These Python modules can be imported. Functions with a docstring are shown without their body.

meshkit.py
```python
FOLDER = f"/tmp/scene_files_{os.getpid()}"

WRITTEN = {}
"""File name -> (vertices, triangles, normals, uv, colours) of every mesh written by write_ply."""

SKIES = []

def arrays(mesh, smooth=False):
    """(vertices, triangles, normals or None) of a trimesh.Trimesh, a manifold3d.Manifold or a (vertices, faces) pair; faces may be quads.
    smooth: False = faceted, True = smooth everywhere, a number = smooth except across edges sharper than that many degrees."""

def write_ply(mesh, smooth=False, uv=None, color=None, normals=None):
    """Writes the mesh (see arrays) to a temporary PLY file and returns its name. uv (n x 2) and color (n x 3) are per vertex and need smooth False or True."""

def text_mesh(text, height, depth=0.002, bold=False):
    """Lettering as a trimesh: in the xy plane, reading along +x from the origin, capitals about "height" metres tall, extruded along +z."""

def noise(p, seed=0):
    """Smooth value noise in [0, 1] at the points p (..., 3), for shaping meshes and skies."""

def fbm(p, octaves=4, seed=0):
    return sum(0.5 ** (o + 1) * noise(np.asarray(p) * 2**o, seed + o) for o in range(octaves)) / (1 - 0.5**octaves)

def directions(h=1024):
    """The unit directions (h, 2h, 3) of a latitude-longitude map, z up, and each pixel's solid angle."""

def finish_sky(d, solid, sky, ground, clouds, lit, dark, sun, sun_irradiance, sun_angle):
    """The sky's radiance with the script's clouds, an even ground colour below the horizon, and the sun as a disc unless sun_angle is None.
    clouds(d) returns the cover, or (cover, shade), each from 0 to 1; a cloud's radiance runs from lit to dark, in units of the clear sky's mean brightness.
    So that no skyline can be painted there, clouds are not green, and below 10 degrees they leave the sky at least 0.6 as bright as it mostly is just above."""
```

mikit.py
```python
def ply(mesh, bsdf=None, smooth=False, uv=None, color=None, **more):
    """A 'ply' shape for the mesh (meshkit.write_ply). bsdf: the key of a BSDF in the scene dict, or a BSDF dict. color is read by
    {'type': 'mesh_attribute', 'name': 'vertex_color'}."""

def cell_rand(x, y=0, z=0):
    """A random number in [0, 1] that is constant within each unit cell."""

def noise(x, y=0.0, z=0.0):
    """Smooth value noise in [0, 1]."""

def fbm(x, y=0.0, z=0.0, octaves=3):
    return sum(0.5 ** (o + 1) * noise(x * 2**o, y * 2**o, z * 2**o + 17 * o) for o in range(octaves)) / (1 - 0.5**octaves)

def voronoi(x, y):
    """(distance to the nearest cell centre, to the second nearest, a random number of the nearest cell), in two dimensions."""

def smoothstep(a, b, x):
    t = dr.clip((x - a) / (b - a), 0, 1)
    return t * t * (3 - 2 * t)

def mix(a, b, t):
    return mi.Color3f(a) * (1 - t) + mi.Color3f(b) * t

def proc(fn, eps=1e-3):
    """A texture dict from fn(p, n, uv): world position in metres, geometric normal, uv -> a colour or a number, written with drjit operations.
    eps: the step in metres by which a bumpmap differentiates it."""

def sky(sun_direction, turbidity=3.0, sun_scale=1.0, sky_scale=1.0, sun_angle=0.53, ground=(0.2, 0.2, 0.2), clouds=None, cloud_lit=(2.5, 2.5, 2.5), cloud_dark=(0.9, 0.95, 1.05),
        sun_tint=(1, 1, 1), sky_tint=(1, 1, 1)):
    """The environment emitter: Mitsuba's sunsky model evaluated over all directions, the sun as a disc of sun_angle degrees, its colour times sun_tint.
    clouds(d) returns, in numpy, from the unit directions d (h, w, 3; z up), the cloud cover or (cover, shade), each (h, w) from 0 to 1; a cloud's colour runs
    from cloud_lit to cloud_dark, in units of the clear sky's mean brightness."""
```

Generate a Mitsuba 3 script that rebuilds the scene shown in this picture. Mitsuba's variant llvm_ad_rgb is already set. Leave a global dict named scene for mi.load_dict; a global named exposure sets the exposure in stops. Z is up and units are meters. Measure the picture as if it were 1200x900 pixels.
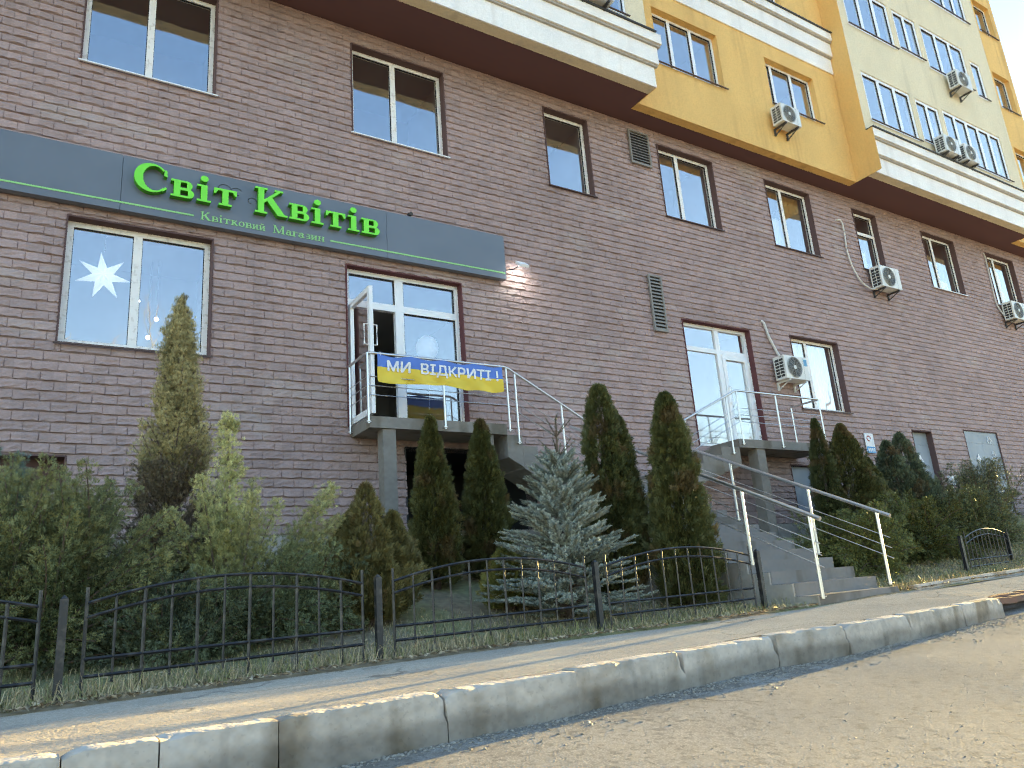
import math, random
import numpy as np
import trimesh, shapely
import shapely.geometry as sg
import drjit as dr
import mitsuba as mi
import mikit, meshkit
from mikit import noise, fbm, cell_rand, smoothstep, mix

rng = np.random.default_rng(7)
scene, labels = {}, {}
T = mi.ScalarTransform4f

# ------------------------------------------------------------------ camera, sky, exposure
FWD = np.array([0.525742, 0.807709, 0.266836])
UP = np.array([-0.081034, -0.264706, 0.960919])
scene['camera'] = {'type': 'perspective', 'fov': 67.85, 'fov_axis': 'x', 'near_clip': 0.05, 'far_clip': 3000.0,
                   'to_world': T().look_at(origin=[0, 0, 0], target=FWD.tolist(), up=UP.tolist())}
SUN_AZ, SUN_EL = math.radians(10.5), math.radians(8.0)
scene['sky'] = mikit.sky([math.cos(SUN_AZ) * math.cos(SUN_EL), math.sin(SUN_AZ) * math.cos(SUN_EL), math.sin(SUN_EL)],
                         turbidity=1.7, sun_scale=2.2, sun_tint=(0.72, 0.90, 1.12), sky_tint=(0.87, 0.945, 1.10), ground=(0.2, 0.19, 0.17))
exposure = 4.85

WY = 10.8          # the brick wall's plane


# ------------------------------------------------------------------ helpers
class MB:
    def __init__(self):
        self.v, self.f, self.c, self.n = [], [], [], 0

    def add(self, v, f, c=None):
        v = np.asarray(v, float); f = np.asarray(f, int)
        if f.shape[1] == 4:
            f = np.vstack([f[:, [0, 1, 2]], f[:, [0, 2, 3]]])
        self.v.append(v); self.f.append(f + self.n); self.n += len(v)
        if c is not None:
            self.c.append(np.broadcast_to(np.asarray(c, float), (len(v), 3)))
        return self

    def mesh(self, m, c=None):
        return self.add(m.vertices, m.faces, c)

    def box(self, x0, x1, y0, y1, z0, z1, c=None):
        v = np.array([[x, y, z] for x in (x0, x1) for y in (y0, y1) for z in (z0, z1)], float)
        f = [[0, 1, 3], [0, 3, 2], [4, 6, 7], [4, 7, 5], [0, 4, 5], [0, 5, 1], [2, 3, 7], [2, 7, 6], [0, 2, 6], [0, 6, 4], [1, 5, 7], [1, 7, 3]]
        return self.add(v, f, c)

    def hexa(self, bottom, top, c=None):
        """a block from four bottom and four top corners, both counter-clockwise from above"""
        v = np.vstack([bottom, top])
        f = [[0, 3, 2], [0, 2, 1], [4, 5, 6], [4, 6, 7]]
        for i in range(4):
            j = (i + 1) % 4
            f += [[i, j, j + 4], [i, j + 4, i + 4]]
        return self.add(v, f, c)

    def tube(self, pts, r, sides=8, c=None, cap=True):
        p = np.asarray(pts, float)
        r = np.broadcast_to(np.asarray(r, float), (len(p),))
        t = np.gradient(p, axis=0); t /= np.linalg.norm(t, axis=1, keepdims=True) + 1e-12
        ref = np.array([0, 0, 1.0]) if abs(t[:, 2]).mean() < 0.8 else np.array([1.0, 0, 0])
        a = np.cross(t, ref); a /= np.linalg.norm(a, axis=1, keepdims=True) + 1e-12
        b = np.cross(t, a)
        g = np.arange(sides) * 2 * np.pi / sides
        v = (p[:, None] + r[:, None, None] * (np.cos(g)[None, :, None] * a[:, None] - np.sin(g)[None, :, None] * b[:, None])).reshape(-1, 3)
        f = []
        for i in range(len(p) - 1):
            for j in range(sides):
                k = (j + 1) % sides
                f.append([i * sides + j, i * sides + k, (i + 1) * sides + k]); f.append([i * sides + j, (i + 1) * sides + k, (i + 1) * sides + j])
        if cap:
            n = len(v); v = np.vstack([v, p[0], p[-1]])
            for j in range(sides):
                k = (j + 1) % sides
                f.append([n, k, j]); f.append([n + 1, (len(p) - 1) * sides + j, (len(p) - 1) * sides + k])
        return self.add(v, f, c)

    def arrays(self):
        return np.vstack(self.v), np.vstack(self.f)

    def colors(self):
        return np.vstack(self.c)


def numbered(key):
    if not any(k == key or k.startswith(key + '__') for k in scene) and key not in labels:
        return key
    i = 1
    while True:
        k = f'{key}_{i:03d}'
        if not any(q == k or q.startswith(k + '__') for q in scene) and k not in labels:
            return k
        i += 1


COUNT = {}


def part(parent, name, mesh, bsdf, smooth=False, colored=False, **more):
    base = f'{parent}__{name}' if parent else name
    n = COUNT.get(base, 0); COUNT[base] = n + 1
    key = base if n == 0 else f'{base}_{n:03d}'
    if isinstance(mesh, MB):
        col = mesh.colors() if colored else None
        mesh = mesh.arrays()
    else:
        col = None
    scene[key] = mikit.ply(mesh, bsdf, smooth=smooth, color=col, **more)
    return key


def sub(parent, name):
    """a part that has only sub-parts: reserves its key"""
    base = f'{parent}__{name}'
    n = COUNT.get(base, 0); COUNT[base] = n + 1
    return base if n == 0 else f'{base}_{n:03d}'


def thing(name, label, category, group=None):
    n = COUNT.get(name, 0); COUNT[name] = n + 1
    key = name if n == 0 else f'{name}_{n:03d}'
    labels[key] = {'label': label, 'category': category}
    if group:
        labels[key]['group'] = group
    return key


def structure(key, label=None):
    labels[key] = {'kind': 'structure'}
    if label:
        labels[key]['label'] = label


def bar(x0, x1, y0, y1, z0, z1):
    return MB().box(x0, x1, y0, y1, z0, z1)


def xz_panel(poly, y, thick):
    """a polygon in (x, z) as a slab whose front is at y and which runs back to y + thick"""
    parts = []
    for g in getattr(poly, 'geoms', [poly]):
        m = trimesh.creation.extrude_polygon(g, thick, engine='earcut')
        v = m.vertices[:, [0, 2, 1]].copy(); v[:, 1] += y
        parts.append(trimesh.Trimesh(v, m.faces[:, ::-1], process=False))
    return trimesh.util.concatenate(parts)


def fb(p, o=3, seed=0):
    return meshkit.fbm(np.asarray(p, float), o, seed)


def ns(p, seed=0):
    return meshkit.noise(np.asarray(p, float), seed)


# ------------------------------------------------------------------ materials
def rgb(*c):
    return {'type': 'rgb', 'value': list(c)}


def plain(name, col, rough=0.6, spec=0.3, **k):
    scene[name] = {'type': 'twosided', 'bsdf': {'type': 'principled', 'base_color': rgb(*col) if isinstance(col, tuple) else col, 'roughness': rough, 'specular': spec, **k}}


def bumped(name, col, height, rough=0.85, spec=0.2, eps=2e-3):
    scene[name] = {'type': 'twosided', 'bsdf': {'type': 'bumpmap', 'arbitrary': mikit.proc(height, eps), 'scale': 1.0,
                   'bsdf': {'type': 'principled', 'base_color': col if isinstance(col, dict) else rgb(*col), 'roughness': rough, 'specular': spec}}}


BP, BL = 0.132, 0.287      # brick course and brick length
BZ0 = 1.04


def brick_color(p, n, uv):
    row = dr.floor((p.z - BZ0 + 0.004) / BP)
    off = mi.Float(0.5) * (row - 2 * dr.floor(row / 2)) + 0.12 * (cell_rand(row, 3) - 0.5)
    colm = dr.floor(p.x / BL - off)
    r1, r2 = cell_rand(row, colm, 1), cell_rand(row, colm, 2)
    c = mix((0.368, 0.266, 0.246), (0.338, 0.250, 0.235), r1)
    c = c * (0.92 + 0.16 * r2)
    big = fbm(p.x * 0.35, p.z * 0.5, 3.0)
    c = c * (0.9 + 0.22 * big)
    grain = fbm(p.x * 55, p.z * 70, p.y * 60)
    c = c * (0.84 + 0.32 * grain)
    # pale lime bloom that came out of the joints here and there
    bloom = smoothstep(0.66, 0.8, fbm(p.x * 0.9 + 7, p.z * 1.6, 1.0, 4)) * 0.3
    drip = smoothstep(0.58, 0.75, fbm(p.x * 4.2 + 3, p.z * 0.22, 2.0, 3)) * smoothstep(0.4, 0.6, fbm(p.x * 0.5, p.z * 0.6 + 9, 0.0, 2))
    c = c * (1 - 0.09 * drip)
    return mix(c, mi.Color3f(0.47, 0.40, 0.36), bloom)


def brick_h(p, n, uv):
    return 0.004 * fbm(p.x * 34, p.z * 60, p.y * 30)


bumped('brick_face', mikit.proc(brick_color), brick_h)
plain('mortar', (0.27, 0.205, 0.195), 0.95, 0.1)


def concrete_color(base, amp=0.35, tint=(0.9, 0.85, 0.75)):
    def fn(p, n, uv):
        a = fbm(p.x * 2.1, p.y * 2.1, p.z * 3.1, 4)
        b = fbm(p.x * 23, p.y * 23, p.z * 23, 3)
        s = smoothstep(0.52, 0.75, fbm(p.x * 4.3 + 5, p.y * 4.3, p.z * 1.1, 3))
        c = mi.Color3f(*base) * (1 - amp + amp * 1.2 * a + amp * 0.8 * b)
        return mix(c, c * mi.Color3f(*tint) * 0.75, s)
    return fn


def rough_h(s, f):
    def fn(p, n, uv):
        return s * fbm(p.x * f, p.y * f, p.z * f, 4)
    return fn


bumped('concrete', mikit.proc(concrete_color((0.225, 0.203, 0.178))), rough_h(0.006, 40))
bumped('step_paint', mikit.proc(concrete_color((0.185, 0.178, 0.176), 0.25)), rough_h(0.003, 60), 0.7)
bumped('step_side', mikit.proc(concrete_color((0.36, 0.33, 0.29), 0.35)), rough_h(0.008, 30))
def kerb_color(p, n, uv):
    base = concrete_color((0.45, 0.41, 0.355), 0.5, (0.8, 0.74, 0.64))(p, n, uv)
    # old splash dirt in ragged bands, and runs from the top edge
    hgt = p.z + 0.66 - 0.012 * p.x + 0.12 * (fbm(p.x * 2.3, p.y, 1.0, 4) - 0.5)
    dirt = smoothstep(0.05, -0.05, hgt) * 0.45
    runs = smoothstep(0.55, 0.72, fbm(p.x * 9, p.z * 0.8, 4.0, 3)) * 0.14
    pits = smoothstep(0.66, 0.74, fbm(p.x * 45, p.z * 45, p.y * 45, 2)) * 0.10
    return base * (1 - dirt) * (1 - runs) * (1 - pits)


bumped('kerb_concrete', mikit.proc(kerb_color), rough_h(0.012, 28), eps=4e-3)
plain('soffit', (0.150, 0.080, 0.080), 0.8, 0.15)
plain('reveal_paint', (0.125, 0.05, 0.052), 0.8, 0.15)
plain('reveal_dark', (0.12, 0.075, 0.073), 0.8, 0.15)


def plaster(base, streak):
    def fn(p, n, uv):
        a = fbm(p.x * 1.3, p.z * 0.45, p.y * 1.3, 4)
        g = fbm(p.x * 60, p.z * 60, p.y * 60, 2)
        d = smoothstep(0.55, 0.8, fbm(p.x * 3.5 + 11, p.z * 0.22, p.y * 3.5, 3))
        sp = noise(p.x * 28, p.z * 28, p.y * 28)
        c = mi.Color3f(*base) * (0.76 + 0.26 * a + 0.22 * g + 0.08 * sp)
        return mix(c, mi.Color3f(*streak), d * 0.55)
    return fn


bumped('yellow_plaster', mikit.proc(plaster((0.72, 0.452, 0.160), (0.52, 0.31, 0.11))), rough_h(0.009, 32))
bumped('cream_plaster', mikit.proc(plaster((0.70, 0.60, 0.415), (0.52, 0.44, 0.30))), rough_h(0.009, 32))
bumped('white_plaster', mikit.proc(plaster((0.82, 0.78, 0.73), (0.67, 0.62, 0.56))), rough_h(0.009, 32))
plain('cornice_painted_shade', (0.40, 0.36, 0.31), 0.8, 0.1)  # darker tone for the undersides: shade put into the colour
plain('white_frame', (0.78, 0.78, 0.78), 0.35, 0.5)
plain('old_frame', mikit.proc(lambda p, n, uv: mix((0.84, 0.81, 0.77), (0.58, 0.51, 0.45), smoothstep(0.55, 0.7, fbm(p.x * 25, p.z * 25, p.y * 9, 3)) * 0.7)), 0.5, 0.3)
plain('dark_metal', (0.05, 0.05, 0.055), 0.5, 0.4)
plain('brown_metal', (0.09, 0.055, 0.045), 0.5, 0.4)
plain('gasket', (0.02, 0.02, 0.022), 0.6, 0.3)
plain('room_dark', (0.26, 0.265, 0.26), 0.9, 0.1)
plain('room_light', (0.42, 0.41, 0.39), 0.9, 0.1)
plain('curtain', (0.72, 0.72, 0.74), 0.9, 0.05)
scene['glass'] = {'type': 'thindielectric', 'int_ior': 3.0}
scene['shop_glass'] = {'type': 'thindielectric', 'int_ior': 3.0}
plain('stainless', (0.66, 0.66, 0.66), 0.3, 0.5, metallic=0.85)
plain('fence_iron', mikit.proc(lambda p, n, uv: mix((0.018, 0.019, 0.022), (0.06, 0.055, 0.05), smoothstep(0.5, 0.75, fbm(p.x * 18, p.y * 18, p.z * 18, 3)))), 0.42, 0.5)
plain('sign_panel', mikit.proc(lambda p, n, uv: mi.Color3f(0.135, 0.152, 0.178) * (0.9 + 0.2 * fbm(p.x * 1.2, p.z * 2, 0.0, 3))), 0.32, 0.5)
plain('sign_green', (0.19, 0.75, 0.04), 0.35, 0.5)
plain('sign_green_side', (0.06, 0.29, 0.012), 0.45, 0.4)
plain('sign_pale_green', (0.30, 0.62, 0.22), 0.5, 0.3)
plain('sign_lilac', (0.07, 0.08, 0.095), 0.5, 0.3)
plain('ac_case', (0.66, 0.66, 0.62), 0.4, 0.4)
plain('ac_dark', (0.035, 0.037, 0.037), 0.6, 0.3)
plain('ac_grille', (0.30, 0.31, 0.30), 0.5, 0.3)
plain('ac_label', (0.12, 0.32, 0.50), 0.5, 0.3)
plain('cable_white', (0.62, 0.60, 0.56), 0.6, 0.2)
plain('vent_metal', (0.24, 0.22, 0.20), 0.6, 0.3)
plain('grey_door', mikit.proc(lambda p, n, uv: mi.Color3f(0.27, 0.30, 0.335) * (0.78 + 0.4 * fbm(p.x * 3, p.z * 2, 0.0, 4))), 0.5, 0.3)
plain('white_paint', (0.75, 0.75, 0.75), 0.6, 0.2)
plain('plate_blue', (0.08, 0.27, 0.50), 0.5, 0.3)
plain('plate_red', (0.5, 0.1, 0.1), 0.5, 0.3)
plain('foliage', {'type': 'mesh_attribute', 'name': 'vertex_color'}, 0.55, 0.25)
plain('bark', mikit.proc(lambda p, n, uv: mi.Color3f(0.11, 0.08, 0.06) * (0.6 + 0.8 * fbm(p.x * 40, p.y * 40, p.z * 8, 3))), 0.9, 0.1)
plain('banner_cloth', mikit.proc(lambda p, n, uv: dr.select(p.z - 0.010 * dr.sin(p.x * 7) + 0.012 * (p.x - 5.2) > 3.365, mi.Color3f(0.11, 0.21, 0.58), mi.Color3f(0.76, 0.56, 0.07)) * (0.9 + 0.15 * fbm(p.x * 6, p.z * 9, 0.0, 2))), 0.6, 0.2)
plain('red_brick', mikit.proc(lambda p, n, uv: mix((0.22, 0.11, 0.08), (0.18, 0.14, 0.11), fbm(p.x * 6, p.y * 6, 0.0, 3))), 0.9, 0.1)


def ground_color(p, n, uv):
    a = fbm(p.x * 1.1, p.y * 1.1, 0.0, 4)
    b = fbm(p.x * 17, p.y * 17, 2.0, 3)
    c = mix((0.20, 0.165, 0.11), (0.19, 0.185, 0.095), smoothstep(0.4, 0.62, a))
    return c * (0.6 + 0.8 * b)


def sidewalk_color(p, n, uv):
    a = fbm(p.x * 0.9, p.y * 2.2, 0.0, 4)
    g = fbm(p.x * 70, p.y * 70, 0.0, 2)
    g2 = noise(p.x * 190, p.y * 190, 1.0)
    c = mix((0.250, 0.228, 0.195), (0.345, 0.312, 0.26), a)
    d = smoothstep(0.52, 0.7, fbm(p.x * 2.5, p.y * 6, 9.0, 3))
    c = mix(c, mi.Color3f(0.36, 0.33, 0.27), d * 0.5)
    crack = 1 - smoothstep(0.0, 0.012, dr.abs(fbm(p.x * 0.9 + 3, p.y * 1.6, 5.0, 4) - 0.5))
    return c * (0.66 + 0.4 * g + 0.28 * g2) * (1 - 0.45 * crack * smoothstep(0.45, 0.6, fbm(p.x * .5, p.y * .5, 8.0, 2)))


def sidewalk_h(p, n, uv):
    return 0.006 * fbm(p.x * 60, p.y * 60, 0.0, 3) + 0.003 * noise(p.x * 200, p.y * 200, 3.0)


def road_color(p, n, uv):
    a = fbm(p.x * 0.7, p.y * 0.9, 0.0, 4)
    st, st2, who = mikit.voronoi(p.x * 75, p.y * 75)
    g = fbm(p.x * 38, p.y * 38, 0.0, 3)
    c = mix((0.205, 0.198, 0.183), (0.265, 0.255, 0.232), a)
    c = c * (0.62 + 0.5 * who * smoothstep(0.6, 0.15, st) + 0.42 * g)
    holes = smoothstep(0.64, 0.72, fbm(p.x * 26 + 4, p.y * 26, 6.0, 2))
    c = c * (1 - 0.25 * holes)
    tar = 1 - smoothstep(0.0, 0.010, dr.abs(fbm(p.x * 0.55 + 1, p.y * 0.8, 2.0, 4) - 0.47))
    c = c * (1 - 0.45 * tar * smoothstep(0.45, 0.6, fbm(p.x * .4 + 8, p.y * .4, 1.0, 2)))
    edge = smoothstep(1.0, 0.0, (4.2 + 0.05 * p.x - p.y) / 0.7)
    dirt = edge * smoothstep(0.3, 0.6, fbm(p.x * 4, p.y * 5, 3.0, 4))
    return mix(c, mi.Color3f(0.12, 0.105, 0.085) * (0.5 + g), dirt * 0.75)


def road_h(p, n, uv):
    st, st2, who = mikit.voronoi(p.x * 75, p.y * 75)
    return 0.0022 * smoothstep(0.65, 0.1, st) * who + 0.0022 * fbm(p.x * 24, p.y * 24, 0.0, 3)


bumped('ground_soil', mikit.proc(ground_color), rough_h(0.03, 18), 0.95, 0.1, 4e-3)
bumped('sidewalk_asphalt', mikit.proc(sidewalk_color), sidewalk_h, 0.97, 0.05, 3e-3)
bumped('road_asphalt', mikit.proc(road_color), road_h, 0.97, 0.05, 3e-3)

# ------------------------------------------------------------------ terrain
KERB = np.array([[-6.0, 4.1, -0.57], [-1.2, 4.12, -0.525], [0.21, 4.1, -0.513], [0.60, 4.1, -0.51], [1.15, 4.13, -0.505], [2.12, 4.2, -0.497], [3.08, 4.25, -0.488],
                 [4.14, 4.36, -0.479], [5.30, 4.47, -0.468], [6.15, 4.40, -0.459], [7.27, 4.50, -0.449], [8.43, 4.60, -0.439], [9.6, 4.77, -0.43]])


def kerb_y(x):
    return np.interp(x, KERB[:, 0], KERB[:, 1])


def kerb_top(x):
    return np.interp(x, KERB[:, 0], KERB[:, 2])


def road_z(x, y):
    ky = np.interp(x, np.append(KERB[:, 0], [16, 40]), np.append(KERB[:, 1], [5.6, 6.5]))
    base = -0.812 + 0.0165 * np.clip(x, -6, 14)
    d = np.clip(ky - y, -3, 40)
    return base - 0.055 * np.clip(d, 0, 8) + 0.02 * np.clip(-d, 0, 3)


def inner_y(x):
    return np.interp(x, [-6, 0, 1.1, 3.0, 5.2, 7.4, 9.6, 12, 16], [5.55, 5.62, 5.62, 5.75, 5.55, 5.62, 5.85, 6.1, 6.4])


def inner_z(x):
    xx = np.clip(x, -6, 16)
    return -0.452 + 0.012 * xx + 0.008 * np.clip(xx - 7, 0, 9)


def ground_z(x, y):
    x = np.asarray(x, float); y = np.asarray(y, float)
    b = inner_z(x) + 0.012
    w = 0.28 + 0.034 * np.clip(x, -4, 30)
    t = np.clip((y - 6.2) / 4.0, 0, 1); t = t * t * (3 - 2 * t)
    z = b + (w - b) * t
    return z + 0.05 * (fb(np.stack([x * 1.3, y * 1.3, 0 * x], -1), 3) - 0.5) * np.clip((y - 5.7) / 0.4, 0, 1)


def grid_sheet(xs, ys, fn):
    X, Y = np.meshgrid(xs, ys, indexing='ij')
    Z = fn(X, Y)
    nx, ny = X.shape
    v = np.stack([X, Y, Z], -1).reshape(-1, 3)
    i, j = np.meshgrid(np.arange(nx - 1), np.arange(ny - 1), indexing='ij')
    a = (i * ny + j).ravel()
    f = np.stack([a, a + ny, a + ny + 1, a + 1], -1)
    return v, f


# garden ground (in front of and under the building) and the road out to the horizon
gx = np.unique(np.concatenate([np.linspace(-60, -6, 10), np.linspace(-6, 18, 130), np.linspace(18, 60, 20)]))
gs = np.unique(np.concatenate([np.linspace(0, 5.4, 70), np.linspace(5.4, 40, 8)]))
X, S = np.meshgrid(gx, gs, indexing='ij')
Yg = inner_y(X) - 0.10 + S
v = np.stack([X, Yg, ground_z(X, Yg) - np.where(S < 0.12, 0.03, 0)], -1).reshape(-1, 3)
i, j = np.meshgrid(np.arange(len(gx) - 1), np.arange(len(gs) - 1), indexing='ij')
a = (i * len(gs) + j).ravel()
part(None, 'ground', (v, np.stack([a, a + len(gs), a + len(gs) + 1, a + 1], -1)), 'ground_soil', smooth=True)
structure('ground')

sx = np.linspace(-6, 9.6, 160); ss = np.linspace(0, 1, 24)
X, S = np.meshgrid(sx, ss, indexing='ij')
Y0 = kerb_y(X) + 0.15; Y1 = inner_y(X)
Ys = Y0 + (Y1 - Y0) * S
Zs = kerb_top(X) - 0.006 + (inner_z(X) - kerb_top(X)) * S + 0.012 * (fb(np.stack([X * 1.5, Ys * 2, 0 * X], -1), 3) - 0.5) * np.minimum(1, 6 * S * (1 - S))
v = np.stack([X, Ys, Zs], -1).reshape(-1, 3)
i, j = np.meshgrid(np.arange(len(sx) - 1), np.arange(len(ss) - 1), indexing='ij')
a = (i * len(ss) + j).ravel()
part(None, 'sidewalk', (v, np.stack([a, a + len(ss), a + len(ss) + 1, a + 1], -1)), 'sidewalk_asphalt', smooth=True)
structure('sidewalk')
# the path goes on beyond the end of the kerb
px_ = np.linspace(9.6, 40, 60)
X, S = np.meshgrid(px_, ss, indexing='ij')
Y0 = np.interp(X, [9.6, 10.5, 40], [4.93, 5.35, 7.0]); Y1 = inner_y(X) + np.clip(X - 16, 0, 30) * 0.02 + 0.02
Ys = Y0 + (Y1 - Y0) * S
Zs = np.interp(X, [9.6, 12, 40], [-0.436, -0.44, -0.35]) * (1 - S) + inner_z(X) * S - 0.004
v = np.stack([X, Ys, Zs], -1).reshape(-1, 3)
i, j = np.meshgrid(np.arange(len(px_) - 1), np.arange(len(ss) - 1), indexing='ij')
a = (i * len(ss) + j).ravel()
part(None, 'path', (v, np.stack([a, a + len(ss), a + len(ss) + 1, a + 1], -1)), 'sidewalk_asphalt', smooth=True)
structure('path')

rx = np.unique(np.concatenate([np.linspace(-900, -8, 14), np.linspace(-8, 16, 120), np.linspace(16, 900, 14)]))
rs = np.unique(np.concatenate([np.linspace(-0.5, 5, 70), np.linspace(5, 12, 10), np.linspace(12, 900, 10)]))
X, S = np.meshgrid(rx, rs, indexing='ij')
Yr = np.interp(X, np.append(KERB[:, 0], [16, 40]), np.append(KERB[:, 1], [5.9, 7.5])) + 0.1 - S
Zr = road_z(X, Yr) + 0.03 * (fb(np.stack([X * .8, Yr * .8, 0 * X], -1), 3) - 0.5)
v = np.stack([X, Yr, Zr], -1).reshape(-1, 3)
i, j = np.meshgrid(np.arange(len(rx) - 1), np.arange(len(rs) - 1), indexing='ij')
a = (i * len(rs) + j).ravel()
part(None, 'road', (v, np.stack([a, a + 1, a + len(rs) + 1, a + len(rs)], -1)), 'road_asphalt', smooth=True)
structure('road')

# kerb stones
structure('kerb')
kx = [-3.0, -1.9, -0.75, 0.21, 0.60, 1.15, 2.12, 3.08, 4.14, 5.30, 6.15, 7.27, 8.43, 9.6]
for k in range(len(kx) - 1):
    xa, xb = kx[k] + 0.004, kx[k + 1] - 0.004
    n = max(4, int((xb - xa) / 0.035)); us = np.linspace(xa, xb, n)
    prof = [(0.0, 0.0), (0.0, 0.25), (0.0, 0.5), (0.0, 0.74), (0.002, 0.92), (0.007, 0.982), (0.018, 1.0), (0.09, 1.0), (0.15, 1.0), (0.15, 0.6)]
    tilt = rng.normal(0, 0.004, 3); V = []
    for q, u in enumerate(us):
        ky, kt = float(kerb_y(u)), float(kerb_top(u))
        bot = float(road_z(u, ky)) - 0.07
        e = min(u - xa, xb - u)
        for (py, pz) in prof:
            y = ky + py + tilt[0] + tilt[1] * (u - xa) * 2
            z = bot + (kt + tilt[2] - bot) * pz
            P = [u * 2.2, 7.0 + k, z * 6 + py * 8]
            am = 0.034 if pz < 0.3 else 0.007
            y += am * (fb([u * 5, k * 3.1, z * 9], 3) - 0.45) - 0.05 * max(0, fb([u * 2.1, k * 5.0, 1.0], 2) - 0.55) * (pz < 0.4) * -1
            chip = max(0.0, fb([u * 6, k * 1.7 + 4, py * 6], 2) - 0.66) * (0.10 if 0.85 < pz else 0) + (max(0.0, fb([u * 11, k * 2.3, 3.0], 2) - .45) * .12 * max(0, 1 - e / .07) if pz > .7 else 0)
            z -= chip + (0.006 * max(0, 1 - e / 0.03) if pz > 0.9 else 0)
            y += chip * (0.8 if py < 0.1 else 0)
            V.append([u, y, z])
    V = np.array(V); m = len(prof); F = []
    for q in range(n - 1):
        for r in range(m - 1):
            a0 = q * m + r
            F.append([a0, a0 + 1, a0 + m + 1, a0 + m])
    F = np.array(F)[:, ::-1]
    mb = MB().add(V, F)
    for q, flip in ((0, False), (n - 1, True)):
        ring = V[q * m:(q + 1) * m]; c = ring.mean(0)
        vv = np.vstack([ring, c]); ff = [[r, (r + 1) % m, m] for r in range(m)]
        mb.add(vv, ff if flip else [t[::-1] for t in ff])
    part('kerb', 'stone', mb, 'kerb_concrete', smooth=35)

# low edging stones of the path at the right
structure('path_edging')
ex = [9.75, 10.6, 11.5, 12.4, 13.3, 14.2, 15.1]
for k in range(len(ex) - 1):
    xa, xb = ex[k] + 0.01, ex[k + 1] - 0.01
    ya, yb = float(inner_y(xa)), float(inner_y(xb)); za, zb = float(inner_z(xa)), float(inner_z(xb))
    B = [[xa, ya, za - .1], [xb, yb, zb - .1], [xb, yb + .09, zb - .1], [xa, ya + .09, za - .1]]
    Tt = [[xa, ya + .01, za + .055], [xb, yb + .01, zb + .06], [xb, yb + .09, zb + .06], [xa, ya + .09, za + .055]]
    part('path_edging', 'stone', MB().hexa(np.array(B), np.array(Tt)), 'kerb_concrete')

# ------------------------------------------------------------------ the apartment building
B = thing('apartment_building', 'apartment block with a mauve split-face brick base under projecting yellow and cream storeys', 'building')
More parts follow.
